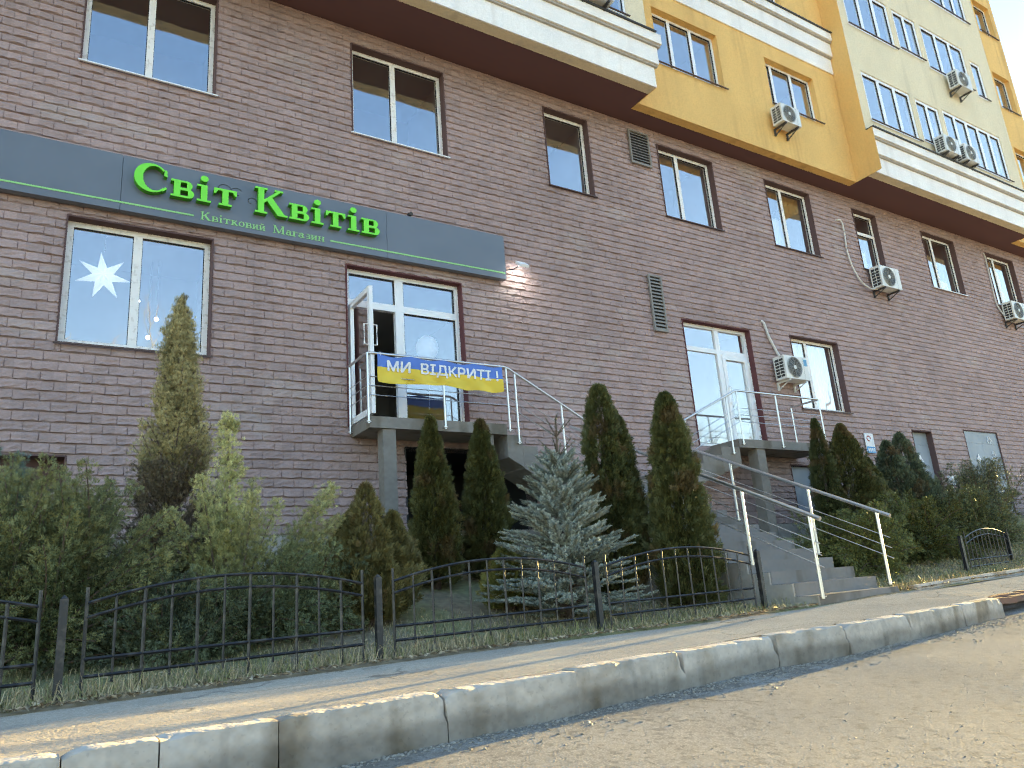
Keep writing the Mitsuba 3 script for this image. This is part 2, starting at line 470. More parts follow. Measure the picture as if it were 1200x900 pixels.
# openings of the brick base: x0, x1, z0, z1
UP0, UP1 = 7.78, 9.60
OPEN = dict(w_ul=(0.12, 1.95, UP0, UP1), w_u2=(4.17, 6.0, UP0, UP1), w_u3=(8.27, 9.42, UP0, UP1), w_u4=(11.40, 13.17, UP0, UP1),
            w_u5=(15.02, 16.78, UP0, UP1), w_u6=(18.62, 19.72, UP0, UP1), w_u7=(22.0, 23.8, UP0, UP1), w_u8=(25.72, 27.5, UP0, UP1),
            w_shop=(0.13, 2.0, 3.54, 5.35), d_shop=(4.01, 6.12, 2.64, 5.32), d_right=(11.42, 13.52, 2.64, 5.38), w_low=(14.92, 16.74, 3.64, 5.44),
            u1=(19.2, 20.13, 1.25, 3.36), u2=(21.76, 23.58, 1.25, 3.49), u3=(25.6, 26.6, 1.3, 3.4),
            b1=(-0.75, 0.36, 1.62, 2.08), b2=(14.15, 15.02, 1.3, 2.32), b3=(4.95, 7.35, BZ0, 2.36))
WX0, WX1 = -5.0, 29.9
ZS = 9.93      # soffit
wall = sg.box(WX0, BZ0, WX1, ZS)
for o in OPEN.values():
    wall = wall.difference(sg.box(o[0], o[2], o[1], o[3]))
W = sub(B, 'brick_wall')
part(W, 'mortar', xz_panel(wall, WY, 0.32), 'mortar')

# the bricks: rectangles less the openings
rects = []
row = 0
z = BZ0
while z < ZS - 0.02:
    z1 = min(z + BP - 0.006, ZS)
    off = 0.5 * (row % 2)
    # the same shift per course as the colour uses
    rr = rng.uniform(-0.1, 0.1)
    x = WX0 + (off + rr) * BL - BL
    while x < WX1:
        a, b = max(x, WX0), min(x + BL - 0.003, WX1)
        x += BL
        if b - a < 0.05:
            continue
        pieces = [(a, b, z, z1)]
        for o in OPEN.values():
            out = []
            for (p, q, r, s) in pieces:
                if q <= o[0] or p >= o[1] or s <= o[2] or r >= o[3]:
                    out.append((p, q, r, s)); continue
                if p < o[0]: out.append((p, o[0], r, s))
                if q > o[1]: out.append((o[1], q, r, s))
                m0, m1 = max(p, o[0]), min(q, o[1])
                if r < o[2]: out.append((m0, m1, r, o[2]))
                if s > o[3]: out.append((m0, m1, o[3], s))
            pieces = out
        for pc in pieces:
            if pc[1] - pc[0] > 0.03 and pc[3] - pc[2] > 0.022:
                rects.append(pc)
    z += BP; row += 1


def brick_mesh(rc, fine):
    x0, x1, z0, z1 = rc
    w, h = x1 - x0, z1 - z0
    e = min(0.006, h * 0.2, w * 0.2)
    if fine:
        us = np.array([0, e, e + (w - 2 * e) * .22, w * .5, w - e - (w - 2 * e) * .22, w - e, w]); vs = np.array([0, e, h * .36, h * .68, h - e, h])
    else:
        us = np.array([0, e, w * .5, w - e, w]); vs = np.array([0, e, h - e, h])
    U, Vv = np.meshgrid(us, vs, indexing='ij')
    nu, nv = U.shape
    d = np.zeros_like(U)
    d[0, :] = 0.003 + rng.uniform(0, .004); d[-1, :] = 0.003 + rng.uniform(0, .004); d[:, -1] = 0.005; d[:, 0] = 0.0
    d[1:-1, 1:-1] = rng.uniform(0.012, 0.017) + rng.uniform(-0.005, 0.013, (nu - 2, nv - 2))
    d[1:-1, 1] += rng.uniform(0.0, 0.020, nu - 2)            # the split face bulges low
    d[1:-1, -2] = rng.uniform(0.006, 0.012, nu - 2)
    d[1, 1:-1] *= .75; d[-2, 1:-1] *= .75
    Z = z0 + Vv
    Z[1:-1, 1] += rng.uniform(-0.003, 0.020, nu - 2) * (rng.random(nu - 2) < .75)
    Z[1:-1, -2] -= rng.uniform(-0.002, 0.004, nu - 2)
    v = np.stack([x0 + U, WY - d + 0.001 * (d == 0), Z], -1).reshape(-1, 3)
    i, j = np.meshgrid(np.arange(nu - 1), np.arange(nv - 1), indexing='ij')
    a = (i * nv + j).ravel()
    return v, np.stack([a, a + nv, a + nv + 1, a + 1], -1)


RIGHT = np.cross(FWD, UP)


def screen(p):
    """how large something at p shows: used only to choose which 300 bricks are entries of their own"""
    p = np.asarray(p, float)
    d = p @ FWD
    return p @ RIGHT / d / 0.672, p @ UP / d / 0.504, d


score = []
for k, r in enumerate(rects):
    c = ((r[0] + r[1]) / 2, WY, (r[2] + r[3]) / 2)
    sxx, syy, d = screen(c)
    hid = (c[0] < 7.0 and 5.45 < c[2] < 6.40) or c[2] < 2.2 or (r[1] - r[0]) < 0.2
    ok = abs(sxx) < 0.97 and abs(syy) < 0.97 and not hid
    score.append((0 if ok else 1, d, k))
own = set(k for _, _, k in sorted(score)[:300])
rest = MB()
for k, r in enumerate(rects):
    fine = r[0] < 14
    v, f = brick_mesh(r, fine)
    if k in own:
        part(W, 'brick', (v, f), 'brick_face')
    else:
        rest.add(v, f)
rk = part(W, 'brick', rest, 'brick_face')
labels[rk] = {'kind': 'stuff', 'label': 'split-face bricks of the rest of the wall'}

# plinth below the bricks
part(B, 'plinth', bar(WX0, WX1, WY - 0.03, WY + 0.3, -0.6, BZ0 - 0.004), 'step_side')
# end wall and the hidden inside of the base
part(B, 'end_wall', bar(WX1 - 0.25, WX1, WY + 0.325, WY + 14, -0.6, ZS), 'mortar')
part(B, 'back_wall', bar(WX0, WX1 - 0.26, WY + 6.0, WY + 6.2, -0.6, ZS), 'room_dark')


def glass_sheet(xa, xb, za, zb, y, tilt=(0, 0)):
    """a pane that is not quite flat, as float glass in a plastic frame is not"""
    n = 9
    v, f = grid_sheet(np.linspace(xa, xb, n), np.linspace(za, zb, n), lambda X_, Z_: 0 * X_)
    u, w = (v[:, 0] - xa) / (xb - xa), (v[:, 1] - za) / (zb - za)
    yy = y + tilt[0] * (2 * u - 1) + tilt[1] * (2 * w - 1) + .0016 * 4 * (u * (1 - u) + w * (1 - w)) * rng.uniform(-1, 1) + .0035 * (fb(np.stack([v[:, 0] * 2.6, v[:, 1] * 2.6, 0 * u + y], -1), 2) - .5)
    return np.stack([v[:, 0], yy, v[:, 1]], -1), f[:, ::-1]


def window(o, y=WY, kind='pair', depth=0.17, reveal='reveal_dark', frame='old_frame', glass='glass', split=0.47, room='room_dark', curtain=None, transom=None, sill='white_frame', fw=0.065, name='window', bars=None, face=0.03):
    """one window as a part of the building with its frame, panes, lining and the dark of the room behind"""
    x0, x1, z0, z1 = o
    k = sub(B, name)
    t = 0.02
    L = MB()
    L.box(x0, x0 + t, y - face, y + depth, z0, z1); L.box(x1 - t, x1, y - face, y + depth, z0, z1)
    L.box(x0 + t, x1 - t, y - face, y + depth, z1 - t, z1); L.box(x0 + t, x1 - t, y - face + .02, y + depth, z0, z0 + t)
    part(k, 'reveal', L, reveal)
    a, b, c, d = x0 + t + .002, x1 - t - .002, z0 + t + .002, z1 - t - .002
    yf = y + depth
    Fm = MB()
    Fm.box(a, a + fw, yf - .05, yf + .03, c, d); Fm.box(b - fw, b, yf - .05, yf + .03, c, d)
    Fm.box(a + fw, b - fw, yf - .048, yf + .03, c, c + fw); Fm.box(a + fw, b - fw, yf - .048, yf + .03, d - fw, d)
    xs = []
    if bars:
        xs = [a + (b - a) * q for q in bars]
    elif kind == 'pair':
        xs = [a + (b - a) * split]
    edges = [a + fw]
    for xm in xs:
        Fm.box(xm - fw * .75, xm + fw * .75, yf - .046, yf + .03, c + fw, d - fw)
        edges += [xm - fw * .75, xm + fw * .75]
    edges.append(b - fw)
    zs = [(c + fw, d - fw)]
    if transom:
        zt = c + (d - c) * transom
        for q in range(0, len(edges), 2):
            Fm.box(edges[q], edges[q + 1], yf - .044, yf + .03, zt - fw * .7, zt + fw * .7)
        zs = [(c + fw, zt - fw * .7), (zt + fw * .7, d - fw)]
    part(k, 'frame', Fm, frame)
    G = MB()
    for q in range(0, len(edges), 2):
        for (p, r) in zs:
            xa, xb = edges[q], edges[q + 1]
            G.box(xa, xa + .007, yf - .030, yf - .004, p, r); G.box(xb - .007, xb, yf - .030, yf - .004, p, r)
            G.box(xa + .007, xb - .007, yf - .030, yf - .004, p, p + .007); G.box(xa + .007, xb - .007, yf - .030, yf - .004, r - .012, r)
            ti = rng.normal(0, 0.0012, 2)
            part(k, 'pane', glass_sheet(xa, xb, p, r, yf - .010, ti), glass, smooth=True)
    part(k, 'gasket', G, 'gasket')
    if sill:
        part(k, 'sill', MB().hexa(np.array([[x0 - .03, y - .075, z0 - .025], [x1 + .03, y - .075, z0 - .025], [x1 + .03, y - .034, z0 - .018], [x0 - .03, y - .034, z0 - .018]]),
                                  np.array([[x0 - .03, y - .075, z0 - .005], [x1 + .03, y - .075, z0 - .005], [x1 + .03, y - .034, z0 + .006], [x0 - .03, y - .034, z0 + .006]])), sill)
    R = MB()
    dp = 1.6
    ya = yf + .06
    R.box(x0 - .12, x0 - .10, ya, ya + dp, z0 - .1, z1 + .1); R.box(x1 + .10, x1 + .12, ya, ya + dp, z0 - .1, z1 + .1)
    R.box(x0 - .10, x1 + .10, ya + dp - .02, ya + dp, z0 - .1, z1 + .1)
    R.box(x0 - .10, x1 + .10, ya, ya + dp - .02, z1 + .08, z1 + .1); R.box(x0 - .10, x1 + .10, ya, ya + dp - .02, z0 - .1, z0 - .08)
    part(k, 'room', R, room)
    if curtain:
        for (ca, cb, ch, lo) in curtain:
            n = 40
            xs_ = np.linspace(a + (b - a) * ca, a + (b - a) * cb, n)
            yy = yf + .14 + .03 * np.sin(np.arange(n) * 1.5) + .01 * np.sin(np.arange(n) * 0.7)
            zt_, zb_ = c + (d - c) * ch, c + (d - c) * lo
            v = np.vstack([np.stack([xs_, yy, 0 * xs_ + zb_], -1), np.stack([xs_, yy, 0 * xs_ + zt_], -1)])
            f = [[q, q + 1, n + q + 1, n + q] for q in range(n - 1)]
            part(k, 'curtain', (v, np.array(f)), 'curtain', smooth=True)
    return k


window(OPEN['w_ul'], split=0.49)
window(OPEN['w_u2'], split=0.46)
window(OPEN['w_u3'], kind='single', room='room_light', sill='brown_metal')
window(OPEN['w_u4'], split=0.40, room='room_light', sill='brown_metal')
window(OPEN['w_u5'], split=0.42, sill='brown_metal', curtain=[(0.0, 0.55, 0.55, 0.0)])
window(OPEN['w_u6'], kind='single', transom=0.66, sill='brown_metal', curtain=[(0.2, 0.7, 0.42, 0.0)])
window(OPEN['w_u7'], split=0.40, curtain=[(0.02, 0.38, 0.30, 0.0), (0.42, 0.85, 0.27, 0.0)])
window(OPEN['w_u8'], split=0.40, curtain=[(0.1, 0.36, 0.72, 0.0), (0.45, 0.74, 0.80, 0.05)])
kshop = window(OPEN['w_shop'], split=0.475, glass='shop_glass', sill='brown_metal', fw=0.075)
window(OPEN['w_low'], split=0.40, room='room_light', glass='shop_glass', sill='brown_metal', curtain=[(0.0, 1.0, 0.98, 0.0)])

# --- shop doorway with its open leaf
x0, x1, z0, z1 = OPEN['d_shop']
k = sub(B, 'shop_entrance')
L = MB()
L.box(x0, x0 + .02, WY - .03, WY + .15, z0, z1); L.box(x1 - .02, x1, WY - .03, WY + .15, z0, z1); L.box(x0 + .02, x1 - .02, WY - .03, WY + .15, z1 - .02, z1)
part(k, 'reveal', L, 'reveal_paint')
yf = WY + .15
A, C_, Dm = x0 + .022, x1 - .022, 4.98
zt = 4.72
Fm = MB()
Fm.box(A, A + .07, yf - .05, yf + .04, z0, z1 - .022); Fm.box(C_ - .07, C_, yf - .05, yf + .04, z0, z1 - .022)
Fm.box(A + .07, C_ - .07, yf - .048, yf + .04, z1 - .092, z1 - .022)
Fm.box(Dm - .075, Dm + .075, yf - .046, yf + .04, z0, z1 - .092)
Fm.box(A + .07, Dm - .075, yf - .044, yf + .04, zt - .06, zt + .06); Fm.box(Dm + .075, C_ - .07, yf - .044, yf + .04, zt - .06, zt + .06)
Fm.box(Dm + .075, C_ - .07, yf - .044, yf + .04, z0, z0 + .07)
part(k, 'frame', Fm, 'white_frame')
for (p, q, r, s) in ((A + .07, Dm - .075, zt + .06, z1 - .092), (Dm + .075, C_ - .07, zt + .06, z1 - .092), (Dm + .075, C_ - .07, z0 + .07, zt - .06)):
    part(k, 'pane', glass_sheet(p, q, r, s, yf, rng.normal(0, .001, 2)), 'shop_glass', smooth=True)
G = MB()
for (p, q, r, s) in ((A + .07, Dm - .075, zt + .06, z1 - .092), (Dm + .075, C_ - .07, zt + .06, z1 - .092), (Dm + .075, C_ - .07, z0 + .07, zt - .06)):
    G.box(p, p + .014, yf - .025, yf - .006, r, s); G.box(q - .014, q, yf - .025, yf - .006, r, s); G.box(p + .014, q - .014, yf - .025, yf - .006, s - .014, s)
part(k, 'gasket', G, 'gasket')
R = MB()
R.box(x0 - .8, x0 - .78, yf + .08, yf + 5, z0 - .02, z1 + .1); R.box(x1 + .8, x1 + .82, yf + .08, yf + 5, z0 - .02, z1 + .1)
R.box(x0 - .78, x1 + .8, yf + 4.98, yf + 5, z0 - .02, z1 + .1); R.box(x0 - .78, x1 + .8, yf + .08, yf + 4.98, z1 + .08, z1 + .1)
R.box(x0 - .78, x1 + .8, yf + .08, yf + 4.98, z0 - .04, z0 - .02)
part(k, 'room', R, 'room_dark')
# the leaf stands open, at right angles to the wall, hinged at the left
lf = k + '__door'
hx = A + .075
LM = MB()
ya, yb = WY - .80, WY + .07
za, zb = z0 + .03, zt - .07
for (p, q, r, s) in ((ya, ya + .085, za, zb), (yb - .085, yb, za, zb), (ya + .085, yb - .085, za, za + .10), (ya + .085, yb - .085, zb - .085, zb)):
    LM.box(hx - .03, hx + .03, p, q, r, s)
part(k, 'door', LM, 'white_frame')
labels[lf] = {'label': 'white glazed door leaf standing open'}
part(k, 'door_pane', (np.array([[hx, ya + .085, za + .1], [hx, yb - .085, za + .1], [hx, yb - .085, zb - .085], [hx, ya + .085, zb - .085]]), np.array([[0, 1, 2], [0, 2, 3]])), 'glass')
for sgn in (-1, 1):
    part(k, 'handle', MB().tube([[hx + sgn * .03, ya + .045, 3.72], [hx + sgn * .10, ya + .045, 3.72], [hx + sgn * .10, ya + .045, 4.04], [hx + sgn * .03, ya + .045, 4.04]], .013, 8), 'white_frame')

# --- right-hand entrance: fixed glazing and a glazed door
x0, x1, z0, z1 = OPEN['d_right']
k = sub(B, 'side_entrance')
L = MB()
L.box(x0, x0 + .02, WY - .03, WY + .15, z0, z1); L.box(x1 - .02, x1, WY - .03, WY + .15, z0, z1); L.box(x0 + .02, x1 - .02, WY - .03, WY + .15, z1 - .02, z1)
part(k, 'reveal', L, 'reveal_paint')
A, C_, Dm, zt = x0 + .022, x1 - .022, 12.55, 4.79
Fm = MB()
Fm.box(A, A + .07, yf - .05, yf + .04, z0, z1 - .022); Fm.box(C_ - .07, C_, yf - .05, yf + .04, z0, z1 - .022)
Fm.box(A + .07, C_ - .07, yf - .048, yf + .04, z1 - .092, z1 - .022); Fm.box(Dm - .065, Dm + .065, yf - .046, yf + .04, z0, z1 - .092)
Fm.box(A + .07, Dm - .065, yf - .044, yf + .04, zt - .05, zt + .05); Fm.box(Dm + .065, C_ - .07, yf - .044, yf + .04, zt - .05, zt + .05)
Fm.box(A + .07, Dm - .065, yf - .044, yf + .04, z0, z0 + .08)
part(k, 'frame', Fm, 'white_frame')
p, q, r, s = Dm + .072, C_ - .077, z0 + .03, zt - .06
Dd = MB()
for bx in ((p, p + .10, r, s), (q - .10, q, r, s), (p + .10, q - .10, r, r + .12), (p + .10, q - .10, s - .10, s)):
    Dd.box(bx[0], bx[1], yf - .06, yf + .02, bx[2], bx[3])
part(k, 'door', Dd, 'white_frame')
for (a_, b_, c_, d_) in ((A + .07, Dm - .065, zt + .05, z1 - .092), (Dm + .065, C_ - .07, zt + .05, z1 - .092), (A + .07, Dm - .065, z0 + .08, zt - .05), (p + .10, q - .10, r + .12, s - .10)):
    part(k, 'pane', glass_sheet(a_, b_, c_, d_, yf - .01, rng.normal(0, .001, 2)), 'shop_glass', smooth=True)
part(k, 'handle', MB().tube([[p + .05, yf - .06, 3.65], [p + .05, yf - .13, 3.65], [p + .05, yf - .13, 4.0], [p + .05, yf - .06, 4.0]], .012, 8), 'white_frame')
for zz in (2.95, 3.7, 4.5):
    part(k, 'hinge', bar(q - .005, q + .035, yf - .085, yf - .055, zz, zz + .11), 'white_frame')
R = MB()
R.box(x0 - .2, x0 - .18, yf + .08, yf + 3, z0 - .02, z1 + .1); R.box(x1 + .18, x1 + .2, yf + .08, yf + 3, z0 - .02, z1 + .1)
R.box(x0 - .18, x1 + .18, yf + 2.98, yf + 3, z0 - .02, z1 + .1); R.box(x0 - .18, x1 + .18, yf + .08, yf + 2.98, z1 + .08, z1 + .1); R.box(x0 - .18, x1 + .18, yf + .08, yf + 2.98, z0 - .04, z0 - .02)
part(k, 'room', R, 'room_light')

# --- steel service doors low on the right, and two low niches
def tri(x, z, s, y):
    return (np.array([[x - s * .55, y, z], [x + s * .55, y, z], [x, y, z + s]]), np.array([[0, 1, 2]]))


def utility(o, depth, scrawl, cat):
    x0, x1, z0, z1 = o
    k = sub(B, 'service_door')
    L = MB().box(x0, x0 + .02, WY - .02, WY + depth, z0, z1).box(x1 - .02, x1, WY - .02, WY + depth, z0, z1).box(x0 + .02, x1 - .02, WY - .02, WY + depth, z1 - .02, z1)
    part(k, 'reveal', L, 'reveal_dark')
    n = 2 if x1 - x0 > 1.4 else 1
    for q in range(n):
        a = x0 + .024 + (x1 - x0 - .048) * q / n + .003; b = x0 + .024 + (x1 - x0 - .048) * (q + 1) / n - .003
        d = MB().box(a, b, WY + depth - .04, WY + depth, z0, z1 - .024)
        for zz in (z0 + .25, (z0 + z1) / 2, z1 - .35):
            d.box(a + .02, b - .02, WY + depth - .048, WY + depth - .04, zz, zz + .03)
        part(k, 'leaf', d, 'grey_door')
    part(k, 'warning_mark', tri(x0 + (x1 - x0) * (.30 if n == 2 else .42), z0 + .62 * (z1 - z0), .21, WY + depth - .052), 'white_paint')
    if scrawl:
        r2 = np.random.default_rng(5); m = MB()
        for (cx, cz, s) in ((x0 + 1.32, z1 - .30, .12), (x0 + 1.42, z1 - .62, .10), (x0 + 1.28, z1 - .95, .13), (x0 + 1.45, z1 - 1.05, .10), (x0 + .55, z1 - .85, .08)):
            for _ in range(3):
                t = np.linspace(0, 2.6 + r2.random() * 2, 9) + r2.random() * 6
                pts = np.stack([cx + r2.normal(0, .04) + s * np.cos(t) * r2.uniform(.4, 1), 0 * t + WY + depth - .050, cz + r2.normal(0, .05) + s * np.sin(t) * r2.uniform(.6, 1.3)], -1)
                part(k, 'graffiti', MB().tube(pts, .009, 4), 'white_paint')


utility(OPEN['u1'], 0.17, False, 'a')
utility(OPEN['u2'], 0.05, True, 'b')
utility(OPEN['u3'], 0.05, False, 'c')
for (o, m, dpt) in ((OPEN['b1'], 'reveal_dark', .22), (OPEN['b2'], 'grey_door', .10)):
    x0, x1, z0, z1 = o
    k = sub(B, 'basement_or_added_opening')
    part(k, 'cover', bar(x0 + .02, x1 - .02, WY + dpt, WY + dpt + .03, z0, z1 - .02), m)
    part(k, 'reveal', MB().box(x0, x0 + .02, WY - .02, WY + dpt + .03, z0, z1).box(x1 - .02, x1, WY - .02, WY + dpt + .03, z0, z1).box(x0 + .02, x1 - .02, WY - .02, WY + dpt + .03, z1 - .02, z1), 'reveal_dark')

R = MB()
x0, x1, z0, z1 = OPEN['b3']
k = sub(B, 'basement_or_added_opening')  # added black void that stands for the deep shade under the shop platform
R.box(x0 - .02, x0, WY - .01, WY + 2.5, z0 - .3, z1); R.box(x1, x1 + .02, WY - .01, WY + 2.5, z0 - .3, z1); R.box(x0, x1, WY + 2.48, WY + 2.5, z0 - .3, z1); R.box(x0, x1, WY - .01, WY + 2.48, z1, z1 + .02); R.box(x0, x1, WY + .302, WY + 2.48, z0 - .32, z0 - .3)
part(k, 'room', R, 'ac_dark')

# --- projecting storeys: bay left, yellow recess, bay right, yellow end strip
ZT = 26.0
YB, YY = 9.60, 10.15
XL1, XR0, XR1, XE = 10.36, 18.06, 26.72, 29.92
BAYR = [('bw', 18.42, 20.82, 11.62, 13.22, [.34, .67]), ('bw', 21.02, 22.32, 11.72, 13.18, [.5]), ('bw', 22.52, 26.0, 11.60, 13.26, [.2, .4, .6, .8]),
        ('bw', 18.37, 20.75, 14.72, 16.32, [.34, .67]), ('bw', 20.95, 22.24, 14.85, 16.3, [.5]), ('bw', 22.47, 25.02, 14.70, 16.33, [.34, .67]), ('bw', 25.3, 25.98, 14.6, 16.02, None),
        ('bw', 18.37, 20.75, 17.8, 19.4, [.34, .67]), ('bw', 20.95, 22.24, 17.95, 19.4, [.5]), ('bw', 22.6, 26.03, 17.68, 19.4, [.2, .4, .6, .8]),
        ('bw', 18.37, 20.75, 20.9, 22.5, [.34, .67]), ('bw', 22.6, 26.03, 20.8, 22.5, [.34, .67])]
YREC = [(11.16, 13.33, 11.24, 12.80, [.31, .64]), (15.03, 17.03, 11.40, 12.82, [.2, .6]), (11.2, 13.3, 14.6, 16.1, [.31, .64]), (14.2, 16.28, 14.58, 16.1, [.33, .64]), (14.2, 16.28, 17.6, 19.2, [.33, .64])]
YEND = [(28.32, 29.6, 18.78, 20.25, None), (28.35, 29.62, 15.5, 17.04, None), (28.38, 29.64, 12.3, 13.9, None)]
BAYL = [(7.6, 9.83, 11.5, 13.1, [.4, .72]), (3.2, 6.0, 11.5, 13.1, [.33, .66])]


def facade(key, x0, x1, y, wins, mat, z0=ZS, z1=ZT):
    poly = sg.box(x0, z0, x1, z1)
    for w in wins:
        poly = poly.difference(sg.box(w[0], w[2], w[1], w[3]))
    part(B, key, xz_panel(poly, y, 0.22), mat)


facade('cream_bay_wall', WX0, XL1, YB, [w[:4] for w in BAYL], 'cream_plaster')
facade('yellow_wall', XL1 + .003, XR0 - .003, YY, [w[:4] for w in YREC], 'yellow_plaster')
facade('cream_bay_wall', XR0, XR1, YB, [w[1:5] for w in BAYR], 'cream_plaster')
facade('yellow_wall', XR1 + .003, XE, YY, [w[:4] for w in YEND], 'yellow_plaster')
part(B, 'yellow_return', bar(XR0 - .016, XR0 - .002, YB + .0, YY - .002, ZS, ZT), 'yellow_plaster')
part(B, 'yellow_return', bar(XL1 + .002, XL1 + .016, YB + .0, YY - .002, ZS, ZT), 'yellow_plaster')
part(B, 'yellow_return', bar(XR1 + .002, XR1 + .016, YB, YY - .002, ZS, ZT), 'yellow_plaster')
part(B, 'end_wall', bar(XE - .2, XE, YY + .225, WY + 14, ZS + .004, ZT), 'yellow_plaster')
part(B, 'roof', bar(WX0, XE + .15, YB - .2, WY + 14, ZT + .003, ZT + .3), 'dark_metal')
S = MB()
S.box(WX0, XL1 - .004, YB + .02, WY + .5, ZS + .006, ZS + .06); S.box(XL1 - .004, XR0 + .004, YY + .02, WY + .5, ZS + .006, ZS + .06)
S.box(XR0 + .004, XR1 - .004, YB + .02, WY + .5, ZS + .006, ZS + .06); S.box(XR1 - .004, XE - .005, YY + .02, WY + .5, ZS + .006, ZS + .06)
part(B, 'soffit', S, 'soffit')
for w in BAYL:
    window(w[:4], YB, bars=w[4], depth=.06, reveal='cream_plaster', frame='white_frame', sill='brown_metal', fw=.05, face=.004)
for w in YREC:
    window(w[:4], YY, bars=w[4], depth=.20, reveal='yellow_plaster', frame='white_frame', sill='brown_metal', fw=.06, room='room_light', face=.004)
for w in BAYR:
    window(w[1:5], YB, bars=w[5], kind='none', depth=.07, reveal='cream_plaster', frame='white_frame', sill='brown_metal', fw=.085, face=.004)
for w in YEND:
    window(w[:4], YY, kind='single', depth=.20, reveal='yellow_plaster', frame='white_frame', sill='brown_metal', fw=.05, face=.004)


def cornice(x0, x1, y, z0, wrap0=0.0, wrap1=0.0):
    """a white band in three fasciae, each standing out over the one below, with a sheet-metal cap"""
    k = sub(B, 'cornice')
    tiers = [(z0, z0 + .48, .03), (z0 + .53, z0 + .94, .11), (z0 + 1.0, z0 + 1.24, .19)]
    for q, (a, b, d) in enumerate(tiers):
        part(k, 'fascia', bar(x0 - wrap0 * (d - .03), x1 + wrap1 * (d - .03), y - d, y - .003, a, b), 'white_plaster')
        if q:
            part(k, 'underside', bar(x0 - wrap0 * (d - .05), x1 + wrap1 * (d - .05), y - d + .035, y - .006, tiers[q - 1][1] + .001, a - .001), 'cornice_painted_shade')
    part(k, 'cap', bar(x0 - .02, x1 + .02, y - .235, y - .004, z0 + 1.243, z0 + 1.265), 'dark_metal')


cornice(WX0, XL1 + .02, YB, ZS + .004, 0, 1)
cornice(XL1 + .10, XR0 - .03, YY, 13.27)
cornice(XR0 - .018, XR1 + .02, YB, ZS + .004, 0, 1)
part(B, 'yellow_return', bar(XR0 - .034, XR0 - .020, YB - .19, YB - .002, ZS + .002, ZS + 1.24), 'yellow_plaster')

# ------------------------------------------------------------------ vents
def vent(x0, x1, z0, z1, n, label):
    k = thing('wall_vent', label, 'vent')
    part(k, 'backing', bar(x0 + .02, x1 - .02, WY - .035, WY - .028, z0 + .02, z1 - .02), 'ac_dark')
    F_ = MB().box(x0, x0 + .035, WY - .075, WY - .03, z0, z1).box(x1 - .035, x1, WY - .075, WY - .03, z0, z1).box(x0 + .035, x1 - .035, WY - .075, WY - .03, z0, z0 + .035).box(x0 + .035, x1 - .035, WY - .075, WY - .03, z1 - .035, z1)
    part(k, 'frame', F_, 'vent_metal')
    h = (z1 - z0 - .07) / n
    for q in range(n):
        a = z0 + .035 + q * h
        part(k, 'slat', MB().hexa(np.array([[x0 + .035, WY - .072, a], [x1 - .035, WY - .072, a], [x1 - .035, WY - .037, a + h * .5], [x0 + .035, WY - .037, a + h * .5]]),
                                  np.array([[x0 + .035, WY - .072, a + h * .22], [x1 - .035, WY - .072, a + h * .22], [x1 - .035, WY - .037, a + h * .72], [x0 + .035, WY - .037, a + h * .72]])), 'vent_metal')


vent(10.54, 11.13, 8.88, 9.72, 11, 'square louvred metal vent high on brick wall below the dark overhang')
vent(10.57, 10.94, 4.99, 6.24, 15, 'tall narrow louvred metal vent above and left of the right-hand glazed entrance')

# ------------------------------------------------------------------ lettering
def stroke(pts, w):
    return sg.LineString(pts).buffer(w / 2, cap_style=2, join_style=2)


def arcpts(cx, cz, rx, rz, a0, a1, n=40):
    t = np.radians(np.linspace(a0, a1, n))
    return np.stack([cx + rx * np.cos(t), cz + rz * np.sin(t)], -1)


def crescent(cx, cz, rx, rz, thick_l, thick_r, a0, a1):
    """a curved stroke, thick on one side and thin towards the ends"""
    o = arcpts(cx, cz, rx, rz, a0, a1)
    mid = (thick_l + thick_r) / 2
    inn = arcpts(cx + (thick_l - thick_r) * .5, cz, rx - mid, rz - thick_r, a1, a0)
    return sg.Polygon(np.vstack([o, inn])).buffer(0)


def serif(x, z, w, t):
    return sg.box(x - w / 2, z - t / 2, x + w / 2, z + t / 2)


def bowl(x, z0, z1, w, th):
    """the right-hand bowl of a B"""
    h = (z1 - z0) / 2; c = (z0 + z1) / 2
    o = np.vstack([[[x, z1]], arcpts(x + w - h * 1.05, c, h * 1.05, h, 90, -90), [[x, z0]]])
    ih = h - th * .42
    i_ = np.vstack([[[x, c + ih]], arcpts(x + w - h * 1.05, c, h * 1.05 - th, ih, 90, -90), [[x, c - ih]]])
    return sg.Polygon(o).difference(sg.Polygon(i_))


